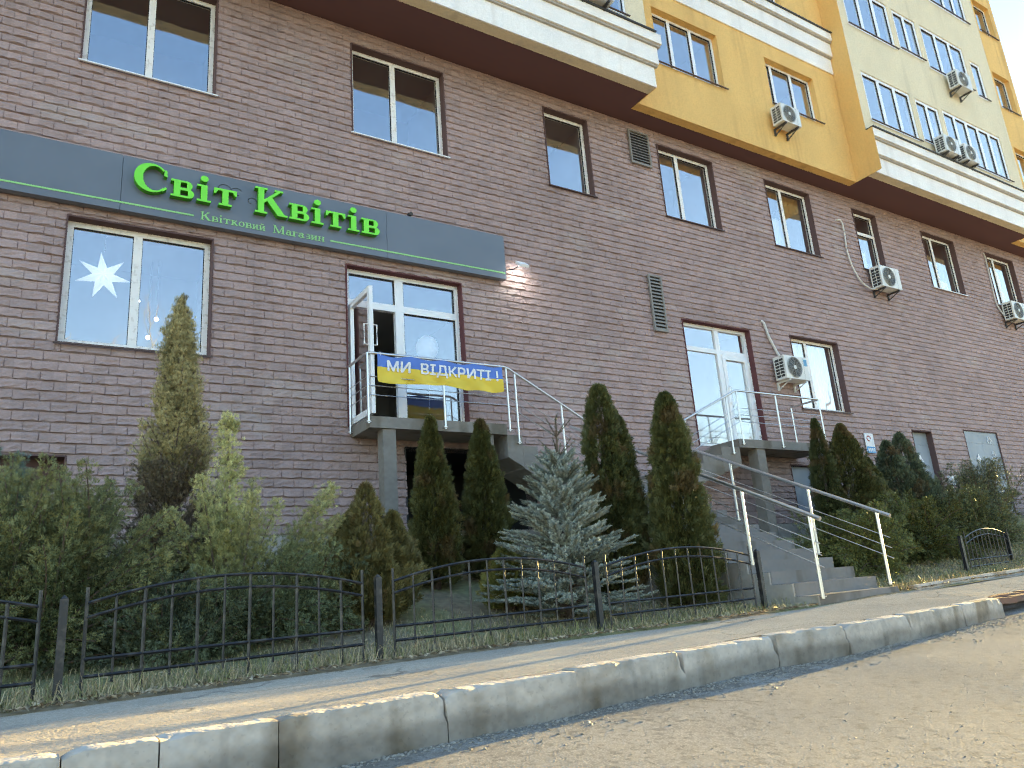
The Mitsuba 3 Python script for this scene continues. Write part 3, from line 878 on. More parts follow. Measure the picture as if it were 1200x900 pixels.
def glyph(ch, st=1.0):
    """serif letters, capitals 1 high, x-height 0.62; returns (shape, advance)"""
    s, t = 0.19 * st, 0.07 * (0.7 + .3 * st)     # stem and serif/thin weights
    X_ = 0.62
    U = shapely.union_all
    if ch == 'С':
        g = crescent(.46, .5, .46, .52, s * 1.30, t * 1.1, 42, 318)
        g = U([g, sg.Polygon([(.80, .86), (.86, .86), (.88, .62), (.78, .66)]).intersection(sg.box(0, 0, 1, 1)), stroke([(.74, .10), (.86, .22)], t)])
        return g, .98
    if ch in 'Кк':
        H = 1.0 if ch == 'К' else X_
        w = .95 if ch == 'К' else .66
        g = U([sg.box(.10, 0, .10 + s, H), serif(.10 + s / 2, t / 2, s + .20, t), serif(.10 + s / 2, H - t / 2, s + .20, t),
               stroke([(.10 + s * .8, H * .44), (w * .80, H - t * .5)], t * 1.25), serif(w * .78, H - t / 2, .26 * H, t),
               sg.Polygon([(.10 + s + .06 * H, H * .56), (.10 + s + .25 * H, H * .66), (w + .02, 0), (w - .24 * H, 0)]), serif(w - .08, t / 2, .30 * H, t)])
        return g, w + .12
    if ch == 'в':
        g = U([sg.box(.08, 0, .08 + s, X_), sg.box(0, 0, .3, t), sg.box(0, X_ - t, .3, X_), bowl(.08, 0, X_ * .54, .56, s * .95), bowl(.08, X_ * .48, X_, .51, s * .85)])
        return g, .72
    if ch == 'і':
        g = U([sg.box(.11, 0, .11 + s, X_), sg.box(0, 0, .22 + s, t), sg.box(.0, X_ - t, .11 + s, X_), sg.Point(.11 + s / 2, .86).buffer(s * .62)])
        return g, .30 + s
    if ch == 'т':
        w = .66
        g = U([sg.box(w / 2 - s / 2, 0, w / 2 + s / 2, X_), sg.box(w / 2 - s / 2 - .1, 0, w / 2 + s / 2 + .1, t), sg.box(0, X_ - t * 1.1, w, X_),
               sg.Polygon([(0, X_), (0, X_ - .20), (.05, X_ - .20), (.12, X_ - t)]), sg.Polygon([(w, X_), (w, X_ - .20), (w - .05, X_ - .20), (w - .12, X_ - t)])])
        return g, w + .09
    if ch == 'о':
        o = sg.Polygon(arcpts(.30, X_ / 2, .30, X_ / 2 + .01, 0, 360)); i_ = sg.Polygon(arcpts(.30, X_ / 2, .30 - s * .9, X_ / 2 - t * .7, 0, 360))
        return o.difference(i_), .68
    if ch in 'ий' or ch == 'н':
        w = .62
        g = [sg.box(.07, 0, .07 + s * .8, X_), sg.box(w - .07 - s * .8, 0, w - .07, X_)]
        for xx in (.07 + s * .4, w - .07 - s * .4):
            g += [serif(xx, t / 2, s + .10, t), serif(xx, X_ - t / 2, s + .10, t)]
        g.append(stroke([(.1, .03), (w - .1, X_ - .03)], t * 1.2) if ch != 'н' else sg.box(.1, X_ / 2 - t / 2, w - .1, X_ / 2 + t / 2))
        if ch == 'й':
            g.append(crescent(w / 2, .84, .15, .12, t, t * 1.4, 180, 360))
        return U(g), w + .08
    if ch == 'М':
        w = 1.05
        g = [sg.box(.08, 0, .08 + t, 1), sg.box(w - .08 - s, 0, w - .08, 1), stroke([(.13, 1), (w * .5, .05)], s * .95), stroke([(w - .16, 1), (w * .5, .05)], t * 1.1)]
        g += [serif(.1, t / 2, .24, t), serif(w - .1 - s / 2, t / 2, s + .18, t), serif(.1, 1 - t / 2, .2, t), serif(w - .1 - s / 2, 1 - t / 2, s + .15, t)]
        return U(g).intersection(sg.box(-1, 0, 3, 1)), w + .1
    if ch == 'а':
        o = sg.Polygon(arcpts(.24, .19, .24, .19, 0, 360)); i_ = sg.Polygon(arcpts(.26, .19, .14, .12, 0, 360))
        g = U([o.difference(i_), sg.box(.34, .0, .34 + s * .8, .45), crescent(.27, .42, .24, .20, s * .7, t * 1.3, 0, 160), sg.box(.34, 0, .60, t)])
        return g, .62
    if ch == 'г':
        g = U([sg.box(.08, 0, .08 + s, X_), sg.box(0, 0, .3, t), sg.box(0, X_ - t, .48, X_), sg.box(.43, X_ - .18, .48, X_)])
        return g, .55
    if ch == 'з':
        return U([bowl(.10, 0, X_ * .54, .42, s * .9), bowl(.12, X_ * .48, X_, .36, s * .8)]), .56
    return sg.Polygon(), .42


def line_of(text, x, z, h, st=1.0, squeeze=1.0):
    out = []
    for ch in text:
        g, adv = glyph(ch, st)
        if not g.is_empty:
            out.append((ch, shapely.affinity.affine_transform(g, [h * squeeze, 0, 0, h, x, z])))
        x += adv * h * squeeze
    return out, x


import shapely.affinity
SG = thing('shop_sign', 'long dark grey fascia board with raised green serif letters over the shop doorway', 'sign')
pf = WY - .16
seams = [-3.6, .74, 4.68, 6.985]
for q in range(3):
    part(SG, 'panel', bar(seams[q] + .003, seams[q + 1] - .003, pf, WY - .045, 5.485, 6.335), 'sign_panel')
part(SG, 'line', bar(-3.6, 1.69, pf - .006, pf + .002, 5.588, 5.612), 'sign_pale_green')
part(SG, 'line', bar(3.71, 6.96, pf - .006, pf + .002, 5.588, 5.612), 'sign_pale_green')
widths = {'Світ': (.88, 2.28), 'Квітів': (2.52, 4.53)}
for word, (xa, xb) in widths.items():
    _, xe = line_of(word, 0, 0, .43, .94)
    gl, _ = line_of(word, xa, 5.80, .43, .94, squeeze=(xb - xa + .02) / xe)
    for ch, g in gl:
        k = sub(SG, 'letter')
        part(k, 'face', xz_panel(g, pf - .105, .012), 'sign_green')
        part(k, 'side', xz_panel(g.buffer(-.002), pf - .0925, .09), 'sign_green_side')
for word, xa, xb in (('Квітковий', 1.78, 2.71), ('Магазин', 2.82, 3.63)):
    _, xe = line_of(word, 0, 0, .13, .75)
    gl, _ = line_of(word, xa, 5.56, .13, .75, squeeze=(xb - xa) / xe)
    part(SG, 'small_lettering', xz_panel(shapely.union_all([g for _, g in gl]), pf - .008, .006), 'sign_pale_green')
# a thin line drawing of a flower between the two words
m = MB()
for pts in (arcpts(2.42, 5.78, .22, .34, 60, 5, 14)[:, [0, 1]], arcpts(2.10, 6.13, .09, .07, 0, 330, 16), arcpts(2.27, 6.12, .08, .06, 30, 300, 14), arcpts(2.50, 6.02, .06, .05, 0, 260, 12)):
    part(SG, 'flower_drawing', MB().tube(np.stack([pts[:, 0], 0 * pts[:, 0] + pf - .003, pts[:, 1]], -1), .006, 4), 'sign_lilac')
cam = thing('wall_spotlight', 'tiny dark spotlight standing on the top edge of the grey fascia board', 'lamp')
part(cam, 'head', MB().tube([[5.13, WY - .20, 6.37], [5.13, WY - .10, 6.40]], [.03, .04], 8), 'dark_metal')
part(cam, 'bracket', bar(5.10, 5.16, WY - .10, WY - .03, 6.337, 6.365), 'dark_metal')
# lit floodlight at the right end of the board
fl = thing('floodlight', 'lit white floodlight on the brick wall at the right end of the fascia board', 'lamp')
part(fl, 'arm', MB().tube([[7.0, WY - .08, 5.70], [7.14, WY - .18, 5.70], [7.2, WY - .26, 5.74]], .012, 6), 'dark_metal')
part(fl, 'housing', MB().hexa(np.array([[7.17, WY - .34, 5.70], [7.37, WY - .34, 5.70], [7.37, WY - .20, 5.82], [7.17, WY - .20, 5.82]]),
                              np.array([[7.17, WY - .36, 5.74], [7.37, WY - .36, 5.74], [7.37, WY - .22, 5.86], [7.17, WY - .22, 5.86]])), 'white_frame')
lens = (np.array([[7.19, WY - .325, 5.705], [7.35, WY - .325, 5.705], [7.35, WY - .205, 5.808], [7.19, WY - .205, 5.808]]), np.array([[0, 2, 1], [0, 3, 2]]))
part(fl, 'lens', lens, 'white_frame', emitter={'type': 'area', 'radiance': rgb(2.6, 2.6, 2.4)})

# ------------------------------------------------------------------ outdoor air-conditioning units
def ac(x, z, y, label, w=.78, h=.54, d=.30, gap=.10, lab=False, group=None):
    """x, z: lower left corner of the case; y: the wall it hangs on"""
    k = thing('air_conditioner', label, 'air conditioner', group)
    y1 = y - gap; y0 = y1 - d
    m = trimesh.creation.box((w, d, h)); m.apply_translation((x + w / 2, (y0 + y1) / 2, z + h / 2))
    part(k, 'case', m, 'ac_case')
    cx, cz, r = x + w * .40, z + h * .5, h * .43
    t = np.linspace(0, 2 * np.pi, 33)[:-1]
    disc = np.vstack([[[cx, y0 - .004, cz]], np.stack([cx + r * np.cos(t), 0 * t + y0 - .004, cz + r * np.sin(t)], -1)])
    part(k, 'fan_opening', (disc, np.array([[0, 1 + i, 1 + (i + 1) % 32] for i in range(32)])), 'ac_dark')
    g = MB()
    for rr in np.linspace(.22, 1.0, 7):
        c = np.stack([cx + r * rr * np.cos(np.append(t, 0)), 0 * np.append(t, 0) + y0 - .014, cz + r * rr * np.sin(np.append(t, 0))], -1)
        g.tube(c, .0055 if rr < 1 else .012, 4, cap=False)
    for a in t[::4]:
        g.tube([[cx + .1 * r * math.cos(a), y0 - .016, cz + .1 * r * math.sin(a)], [cx + r * math.cos(a), y0 - .016, cz + r * math.sin(a)]], .006, 4)
    part(k, 'fan_grille', g, 'ac_grille')
    part(k, 'fan_hub', MB().tube([[cx, y0 - .022, cz], [cx, y0 - .004, cz]], r * .2, 12), 'ac_case')
    L = MB()
    for q in range(2):
        for s_ in range(6):
            a = y0 + .04 + q * (d - .06) / 2; b = a + (d - .1) / 2
            zz = z + .05 + s_ * (h - .1) / 6
            L.box(x - .003, x + .006, a, b, zz, zz + (h - .1) / 6 - .02)
    part(k, 'side_louvre', L, 'ac_dark')
    part(k, 'end_panel', bar(x + w * .80, x + w * .802 + .004, y0 - .003, y0 + .01, z + .01, z + h - .01), 'ac_grille')
    if lab:
        part(k, 'label_plate', bar(x + w * .83, x + w * .97, y0 - .004, y0 + .001, z + h * .62, z + h * .9), 'ac_label')
    for q in (x + .12, x + w - .12):
        br = MB()
        br.box(q - .018, q + .018, y0 + .01, y - .02, z - .045, z - .005)
        br.box(q - .018, q + .018, y - .06, y - .02, z - .20, z - .046)
        br.hexa(np.array([[q - .01, y - .05, z - .19], [q + .01, y - .05, z - .19], [q + .01, y - .03, z - .17], [q - .01, y - .03, z - .17]]),
                np.array([[q - .01, y0 + .04, z - .048], [q + .01, y0 + .04, z - .048], [q + .01, y0 + .07, z - .046], [q - .01, y0 + .07, z - .046]]))
        part(k, 'bracket', br, 'ac_case' if lab else 'dark_metal')
    return k


ac(14.06, 4.20, WY, 'white outdoor air conditioner with round fan overlapping the window beside the right-hand entrance', w=.80, lab=True)
ac(18.70, 7.16, WY, 'white outdoor air conditioner at the sill of the narrow upper window in the brick wall', w=.88, h=.60)
ac(25.72, 7.20, WY, 'white outdoor air conditioner under the upper brick-wall window at the right edge', w=.86, h=.58)
ac(14.76, 10.60, YY, 'white outdoor air conditioner on the yellow wall under its second window', w=.70, h=.50)
ac(23.18, 14.08, YB, 'white outdoor air conditioner below the open cream-wall window of the second row', w=.82, h=.56)
ac(21.32, 11.28, YB, 'left one of two air conditioners standing over the right white cornice', w=.78, h=.52)
ac(22.42, 11.28, YB, 'right one of two air conditioners standing over the right white cornice', w=.72, h=.52)
ac(8.35, 11.28, YB, 'outdoor air conditioner at the top edge above the left white cornice', w=.78, h=.54)


def cable(pts, r, label, mat='cable_white'):
    k = thing('cable_duct', label, 'cable')
    p = np.array(pts, float)
    t = np.linspace(0, len(p) - 1, len(p) * 5); q = np.stack([np.interp(t, np.arange(len(p)), p[:, i]) for i in range(3)], -1)
    for _ in range(3):
        q[1:-1] = (q[:-2] + 2 * q[1:-1] + q[2:]) / 4
    part(k, 'sleeve', MB().tube(q, r, 7), mat)


cable([(17.75, WY - .02, 9.05), (17.95, WY - .07, 9.08), (17.98, WY - .07, 8.7), (17.92, WY - .06, 8.2), (18.0, WY - .07, 7.7), (18.25, WY - .08, 7.3), (18.55, WY - .12, 7.14), (18.8, WY - .16, 7.16)], .022,
      'white insulated hose looping from a hole beside the narrow upper window')
cable([(13.98, WY - .02, 5.66), (14.02, WY - .06, 5.62), (14.10, WY - .06, 5.3), (14.30, WY - .07, 4.9), (14.34, WY - .12, 4.78)], .030, 'thick white hose dropping to the lower air conditioner')
cable([(25.62, WY - .02, 9.55), (25.60, WY - .05, 9.4), (25.55, WY - .05, 8.4), (25.52, WY - .05, 7.7), (25.9, WY - .10, 7.25)], .022, 'white hose along the left side of the last upper window')

# ------------------------------------------------------------------ small things on the wall
pl = thing('notice_plate', 'small white and blue notice plate on the brick wall behind the far shrubs', 'plate')
part(pl, 'board', bar(17.05, 17.40, WY - .055, WY - .04, 2.67, 3.16), 'white_paint')
part(pl, 'blue_band', bar(17.05, 17.40, WY - .058, WY - .055, 2.67, 2.83), 'plate_blue')
part(pl, 'red_emblem', MB().tube(np.stack([17.20 + .07 * np.cos(np.linspace(0, 5, 12)), 0 * np.arange(12) + WY - .058, 3.03 + .06 * np.sin(np.linspace(0, 5, 12))], -1), .012, 4), 'plate_red')
lw = MB()
for q in range(4):
    lw.box(17.10 + q * .075, 17.15 + q * .075, WY - .060, WY - .058, 2.71, 2.79)
part(pl, 'lettering', lw, 'white_paint')
wl = thing('meter_box', 'small white box low on the brick wall between the two grey steel doors', 'box')
part(wl, 'body', bar(20.36, 20.60, WY - .16, WY - .03, 1.92, 2.16), 'white_paint')
part(wl, 'pipe', MB().tube([[20.48, WY - .06, 1.92], [20.48, WY - .06, 1.0]], .03, 8), 'white_paint')

# paper star hanging behind the shop window
st = thing('paper_star', 'white seven-pointed paper star hanging behind the left shop window pane', 'star')
ya = WY + .30
cxs, czs = .625, 4.665
P, n = [], 7
for i in range(2 * n):
    ang = math.radians(97 + 360 / (2 * n) * i); r = .355 if i % 2 == 0 else .135
    P.append([cxs + r * math.cos(ang), ya, czs + r * math.sin(ang)])
P = np.array(P); cen = np.array([[cxs, ya - .10, czs], [cxs, ya + .10, czs]])
f = []
for i in range(2 * n):
    j = (i + 1) % (2 * n); f += [[i, j, 2 * n], [j, i, 2 * n + 1]]
plain('paper', (0.88, 0.88, 0.86), 0.8, 0.1)
part(st, 'body', (np.vstack([P, cen]), np.array(f)), 'paper', emitter={'type': 'area', 'radiance': rgb(.013, .0135, .0135)})
part(st, 'string', MB().tube([[cxs, ya, czs + .35], [cxs, ya, 5.3]], .003, 4), 'white_paint')
# lit downlights seen through the shop glass
for (dx, dy, dz, lab) in ((4.62, 13.4, 5.28, 'small lit ceiling lamp seen through the open shop door, the upper of two'), (4.45, 12.3, 5.30, 'small lit ceiling lamp seen through the open shop door, the lower of two'),
                          (1.14, 11.75, 4.62, 'bright tiny hanging lamp behind the right shop window pane beside the middle bar'), (1.42, 11.9, 4.42, 'small hanging lamp lit behind the middle of the right shop window pane'), (1.33, 12.0, 4.15, 'small hanging lamp lit low behind the right shop window pane')):
    k = thing('ceiling_lamp', lab, 'lamp')
    s_ = trimesh.creation.icosphere(1, .030); s_.apply_translation((dx, dy, dz))
    part(k, 'bulb', s_, 'white_paint', emitter={'type': 'area', 'radiance': rgb(2.2, 2.1, 1.8)})
    part(k, 'cord', MB().tube([[dx, dy, dz + .03], [dx, dy, max(dz + .06, 5.38)]], .004, 4), 'dark_metal')
bl = thing('balloon', 'pale round balloon behind the upper right of the shop door glazing', 'balloon')
s_ = trimesh.creation.icosphere(3, .20); s_.apply_scale((1, 1, 1.15)); s_.apply_translation((5.78, WY + .75, 4.33))
part(bl, 'skin', s_, 'paper', smooth=True)
part(bl, 'ribbon', MB().tube([[5.78, WY + .75, 4.11], [5.80, WY + .76, 3.7], [5.77, WY + .75, 3.2]], .004, 4), 'paper')

# ------------------------------------------------------------------ staircase
ST = thing('concrete_staircase', 'grey concrete staircase with two side flights, landings on piers and steel handrails', 'staircase')
PZ = 2.63
P1 = (4.05, 6.36); P2 = (11.72, 14.45); PY = 10.02
part(ST, 'platform', bar(P1[0], P1[1], PY, WY - .035, PZ - .17, PZ), 'concrete')
part(ST, 'platform', bar(P2[0], P2[1], PY, WY - .035, PZ - .17, PZ), 'concrete')
for (cx, w) in ((4.36, .20), (6.02, .20), (12.36, .24), (14.3, .18)):
    part(ST, 'pier', bar(cx - w / 2, cx + w / 2, PY + .03, PY + .03 + w, -.3, PZ - .174), 'concrete')
LZ = 1.78
part(ST, 'landing', bar(7.5, 9.62, PY - .03, WY - .035, LZ - .2, LZ), 'concrete')
# main flight
NS, RI, TR = 14, (LZ + .25) / 14, .312
XA, XB = 7.52, 9.45
for q in range(NS):
    zt_ = -.25 + RI * q
    fr = q / NS
    ya_, yb_ = 5.65 + q * TR, 5.65 + q * TR
    sk = .26 * (1 - fr)                      # the lowest steps are set a little askew
    zb_ = -.75 if q < 7 else zt_ - .30
    dep = TR + (.02 if q < NS - 1 else max(.02, 9.985 - ya_ - TR))
    bot = np.array([[XA, ya_, zb_], [XB, ya_ + sk, zb_], [XB, ya_ + sk + dep, zb_], [XA, ya_ + dep, zb_]])
    top = bot.copy(); top[:, 2] = zt_
    if q:
        top[0] += [0, -.012, 0]; top[1] += [0, -.012, 0]
    bot[:, 2] += np.array([0, 0, .08, .08]) if q >= 7 else 0
    part(ST, 'step', MB().hexa(bot, top), 'step_paint')
# left cheek of the main flight, bare render
ch = MB()
for q in range(8):
    zt_ = -.25 + RI * q; ya_ = 5.65 + q * TR
    ch.box(XA - .03, XA - .002, ya_ - .002, ya_ + TR - .003, -.7, zt_ - .006)
part(ST, 'cheek', ch, 'step_side')
# side flights
for (xa, xb, sgn) in ((P1[1], 7.5, 1), (9.62, P2[0], -1)):
    n = 5
    rise = (PZ - LZ) / n; w = (xb - xa) / (n - 1) if n > 1 else 0
    for q in range(n - 1):
        zt_ = PZ - rise * (q + 1)
        a = xa + w * q if sgn > 0 else xb - w * (q + 1)
        lo_a, lo_b = (zt_ - .36, zt_ - .36 - rise * .9) if sgn > 0 else (zt_ - .36 - rise * .9, zt_ - .36)
        bot = np.array([[a + .002, PY + .01, lo_a], [a + w - .002, PY + .01, lo_b], [a + w - .002, WY - .04, lo_b], [a + .002, WY - .04, lo_a]])
        top = bot.copy(); top[:, 2] = zt_
        part(ST, 'step', MB().hexa(bot, top), 'concrete')


def rail(posts, hand, bars, r=.021, base_r=.016):
    """posts: list of (x, y, z of foot, z of top); hand: polyline of the handrail; bars: list of polylines"""
    k = sub(ST, 'handrail')
    part(k, 'top_rail', MB().tube(hand, r, 10), 'stainless', smooth=40)
    for (x, y, a, b) in posts:
        part(k, 'post', MB().tube([[x, y, a - .02], [x, y, b]], base_r, 8).tube([[x, y, a], [x, y, a + .008]], .04, 10), 'stainless', smooth=40)
    for b in bars:
        part(k, 'bar', MB().tube(b, .0065, 6), 'stainless', smooth=40)


RH = .90
ry = PY - .03
# platform of the shop
T1 = PZ + .945
xa, xb = P1[0] - .03, 6.42
hand = [[xa, WY - .05, T1], [xa, ry + .10, T1], [xa + .03, ry + .02, T1], [xa + .10, ry, T1], [xb - .05, ry, T1], [xb + .03, ry, T1 - .02], [7.62, ry, 2.94], [7.98, ry, 2.745]]
sl = (2.94 - T1) / (7.62 - xb)
bars = []
for dz in (.36, .50, .64):
    bars.append([[xa, WY - .05, T1 - dz], [xa, ry, T1 - dz], [xb, ry, T1 - dz]]); bars.append([[xb, ry, T1 - dz - .02], [7.95, ry, T1 - dz - .02 + sl * (7.95 - xb)]])
rail([(xa, WY - .08, PZ - .1, T1), (xa, ry, PZ - .1, T1), (5.25, ry, PZ - .12, T1), (xb - .02, ry, PZ - .1, T1), (6.56, ry, PZ - .30, T1 - .10), (7.45, ry, 1.95, T1 + sl * (7.45 - xb))], hand, bars)
# platform of the side entrance
xa, xb = 11.80, P2[1] - .03
T2 = PZ + .985
hand = [[9.62, ry, 2.62], [xa - .06, ry, T2 - .03], [xa + .03, ry, T2], [xb - .03, ry, T2], [xb, ry + .04, T2], [xb, WY - .06, T2]]
sl = (T2 - .03 - 2.62) / (xa - .06 - 9.62)
bars = []
for dz in (.36, .50, .64):
    bars.append([[xa, ry, T2 - dz], [xb, ry, T2 - dz], [xb, WY - .06, T2 - dz]]); bars.append([[9.65, ry, 2.64 - dz], [xa, ry, T2 - dz]])
rail([(xa + .02, ry, PZ - .1, T2), (13.0, ry, PZ - .12, T2), (xb, ry, PZ - .1, T2), (xb, WY - .09, PZ - .1, T2), (11.5, ry, PZ - .3, T2 - .12), (10.28, ry, 1.98, T2 - .03 + sl * (10.28 - xa + .06))], hand, bars)
# a railing on the wall side of the flight to the side entrance
# main flight: left (A) and right (B)
SLP = RI / TR
for (X0, ys, zs_, foot_y) in ((7.57, 5.50, .575, (5.64, 6.56, 7.6, 8.7)), (9.36, 5.77, .625, (5.95, 6.92, 8.25, 9.3))):
    up = 9.95
    hand = [[X0, ys, zs_], [X0, up, zs_ + SLP * (up - ys)]]
    bars = []
    for dz in (.30, .43, .56):
        bars.append([[X0, ys + .06, zs_ - dz + .03], [X0, up, zs_ - dz + SLP * (up - ys)]])
    posts = []
    for fy in foot_y:
        zt_ = zs_ + SLP * (fy - ys)
        posts.append((X0, fy, zt_ - .91, zt_))
    rail(posts, hand, bars, r=.025, base_r=.02)

# ------------------------------------------------------------------ banner on the shop railing
bn = thing('open_banner', 'blue and yellow cloth banner with white words tied to the steel railing', 'banner')
nx, nz = 150, 32
X, S = np.meshgrid(np.linspace(4.17, 6.31, nx), np.linspace(0, 1, nz), indexing='ij')


def bann_y(x, s):
    return ry - .030 - .012 * np.sin(x * 5 + 2 * s) - .020 * (1 - s) * np.sin(x * 13 + 5 * s) * (.4 + ns(np.stack([x * 3, s * 4, 0 * x], -1))) - .075 * (1.15 - s) * (fb(np.stack([x * 3.6, s * 1.8 + x * 1.5, 0 * x], -1), 3) - .5)


Zb = 3.140 + .02 * np.sin(X * 4) + .012 * np.sin(X * 11) + S * (3.555 - 3.140 - .02 * np.sin(X * 4) * 1.0 - .012 * np.abs(np.sin(X * 6)))
v = np.stack([X, bann_y(X, S), Zb], -1).reshape(-1, 3)
i, j = np.meshgrid(np.arange(nx - 1), np.arange(nz - 1), indexing='ij'); a = (i * nz + j).ravel()
part(bn, 'cloth', (v, np.stack([a, a + nz, a + nz + 1, a + 1], -1)), 'banner_cloth', smooth=True)
tm = meshkit.text_mesh('МИ  ВІДКРИТІ !', .16, .003, bold=True)
ex_ = tm.vertices[:, 0].max()
for piece in sorted(tm.split(only_watertight=False), key=lambda m_: m_.bounds[0, 0]):
    piece = piece.subdivide_to_size(.05)
    v = piece.vertices
    xx = 4.30 + v[:, 0] * (1.92 / ex_); zz = 3.315 + v[:, 1]
    s_ = (zz - 3.17) / .385
    part(bn, 'letter', (np.stack([xx, bann_y(xx, s_) - .006 - v[:, 2], zz], -1), piece.faces), 'white_paint')
for q in (4.22, 4.9, 5.6, 6.27):
    part(bn, 'tie', MB().tube([[q, ry - .03, 3.54], [q, ry - .035, 3.585], [q, ry, 3.60], [q, ry + .03, 3.575]], .005, 5), 'white_paint')

# ------------------------------------------------------------------ iron fence
def fence_panel(key, p0, p1, npick=12):
    """one bay between two posts, following the ground"""
    p0, p1 = np.array(p0, float), np.array(p1, float)
    d = p1 - p0; Lx = np.hypot(d[0], d[1])

    def at(t, h):
        return p0 + d * t + np.array([0, 0, h])
    def arch(t):
        return .155 * (1 - (2 * t - 1) ** 2)
    k = sub(key, 'panel')
    m = .055 / Lx * 1.6
    ts = np.linspace(m, 1 - m, 24)
    for hh in (.535, .44):
        part(k, 'arched_rail', MB().tube([at(t, hh + arch(t)) for t in ts], .011, 4), 'fence_iron')
    for hh in (.205, .095):
        part(k, 'rail', MB().tube([at(m, hh), at(1 - m, hh)], .0115, 4), 'fence_iron')
    for q in range(npick):
        t = m + (1 - 2 * m) * q / (npick - 1)
        end = q in (0, npick - 1)
        top = .665 if end else .535 + arch(t) + (.005 if q % 2 else -.004)
        lo = -.02 if (q % 2 == 0 or end) else .045
        r = .0085 if (q % 2 == 0 or end) else .0065
        jx = np.array([rng.normal(0, .004), rng.normal(0, .003), 0])
        part(k, 'picket', MB().tube([at(t, lo), at(t, top) + jx], r * 1.35, 4), 'fence_iron')


F1 = thing('iron_fence', 'low black iron fence with arched panels along the pavement in front of the shrubs', 'fence')
fz = lambda x: float(inner_z(x)) + .045
FX = [-1.98, .255, 2.46, 4.70, 7.02]
FP = [(x, 6.0, fz(x)) for x in FX]
for q in range(4):
    a, b = np.array(FP[q]), np.array(FP[q + 1])
    u = (b - a) / np.linalg.norm(b - a)
    fence_panel(F1, a + u * .045, b - u * .045)
for p in FP:
    part(F1, 'post', MB().box(p[0] - .025, p[0] + .025, p[1] - .025, p[1] + .025, p[2] - .1, p[2] + .60).hexa(
        np.array([[p[0] - .022, p[1] - .022, p[2] + .602], [p[0] + .022, p[1] - .022, p[2] + .602], [p[0] + .022, p[1] + .022, p[2] + .602], [p[0] - .022, p[1] + .022, p[2] + .602]]),
        np.array([[p[0] - .002, p[1] - .002, p[2] + .625], [p[0] + .002, p[1] - .002, p[2] + .625], [p[0] + .002, p[1] + .002, p[2] + .625], [p[0] - .002, p[1] + .002, p[2] + .625]])), 'fence_iron')
F2 = thing('iron_fence', 'single short black iron fence panel in front of the shrubs at the right edge', 'fence')
q0, q1 = (13.05, 6.87, -.20), (15.05, 7.10, -.165)
fence_panel(F2, q0, q1, 12)
for p in (q0, q1):
    part(F2, 'post', bar(p[0] - .03, p[0] + .03, p[1] + .02, p[1] + .07, p[2] - .1, p[2] + .60), 'fence_iron')

# ------------------------------------------------------------------ planting
def unit(a):
    return a / (np.linalg.norm(a, axis=-1, keepdims=True) + 1e-12)


def fan_template(n, spread, stem=0.0, w=.10, curl=.12, seed=0):
    """a flat spray: n fingers leaving a stem; coordinates (along, sideways, out of plane) for unit length"""
    r = np.random.default_rng(seed); V, F, Cc = [], [], []
    for k in range(n):
        q = k / max(n - 1, 1)
        side = (-1) ** k
        u0 = stem * q * .75
        ang = side * spread * (1 - .55 * q) * (0 if k == n - 1 else 1) + r.normal(0, .08)
        L = (1 - u0) * (.62 + .38 * q) * r.uniform(.85, 1.1)
        if k == n - 1: L = 1 - u0
        tip = np.array([u0 + L * math.cos(ang), L * math.sin(ang), curl * L * r.uniform(-1, 1)])
        mid = np.array([u0 + L * .5 * math.cos(ang), L * .5 * math.sin(ang), 0])
        pr = np.array([-math.sin(ang), math.cos(ang), 0]) * w * .5
        b = len(V)
        V += [[u0, 0, 0], mid + pr, mid - pr, tip]
        F += [[b, b + 2, b + 1], [b + 1, b + 2, b + 3]]
        Cc += [.86, 1.0, 1.0, 1.14]
    return np.array(V), np.array(F), np.array(Cc)


def brush_template(n, seed=0, nl=.26, w=.05):
    """a conifer twig: needles standing all round a stem"""
    r = np.random.default_rng(seed); V, F, Cc = [], [], []
    for k in range(n):
        u = .02 + .93 * k / n + r.uniform(-.02, .02); a = k * 2.4 + r.normal(0, .3)
        rad = np.array([0, math.cos(a), math.sin(a)]); fw = np.array([1.0, 0, 0])
        L = nl * (1 - .45 * u) * r.uniform(.8, 1.15)
        d = rad * .80 + fw * .60
        sd = np.cross(d, fw); sd /= np.linalg.norm(sd) + 1e-9
        p = np.array([u, 0, 0]) + rad * .012; b = len(V)
        V += [p + sd * w * .5, p - sd * w * .5, p + d * L]
        F += [[b, b + 1, b + 2]]; Cc += [.85, .85, 1.15]
    b = len(V)
    V += [[0, .018, 0], [0, -.018, 0], [1, 0, .0], [0, 0, .018], [0, 0, -.018]]; F += [[b, b + 1, b + 2], [b + 3, b + 4, b + 2]]; Cc += [.7] * 5
    return np.array(V), np.array(F), np.array(Cc)


FANS = [fan_template(9, .70, .65, .085, .2, s) for s in range(4)]
PLUMES = [fan_template(11, .42, .88, .075, .25, s) for s in range(4)]
TUFTS = [fan_template(6, .95, .45, .13, .5, s) for s in range(5)]
BRUSH = [brush_template(36, s, .34, .085) for s in range(3)]


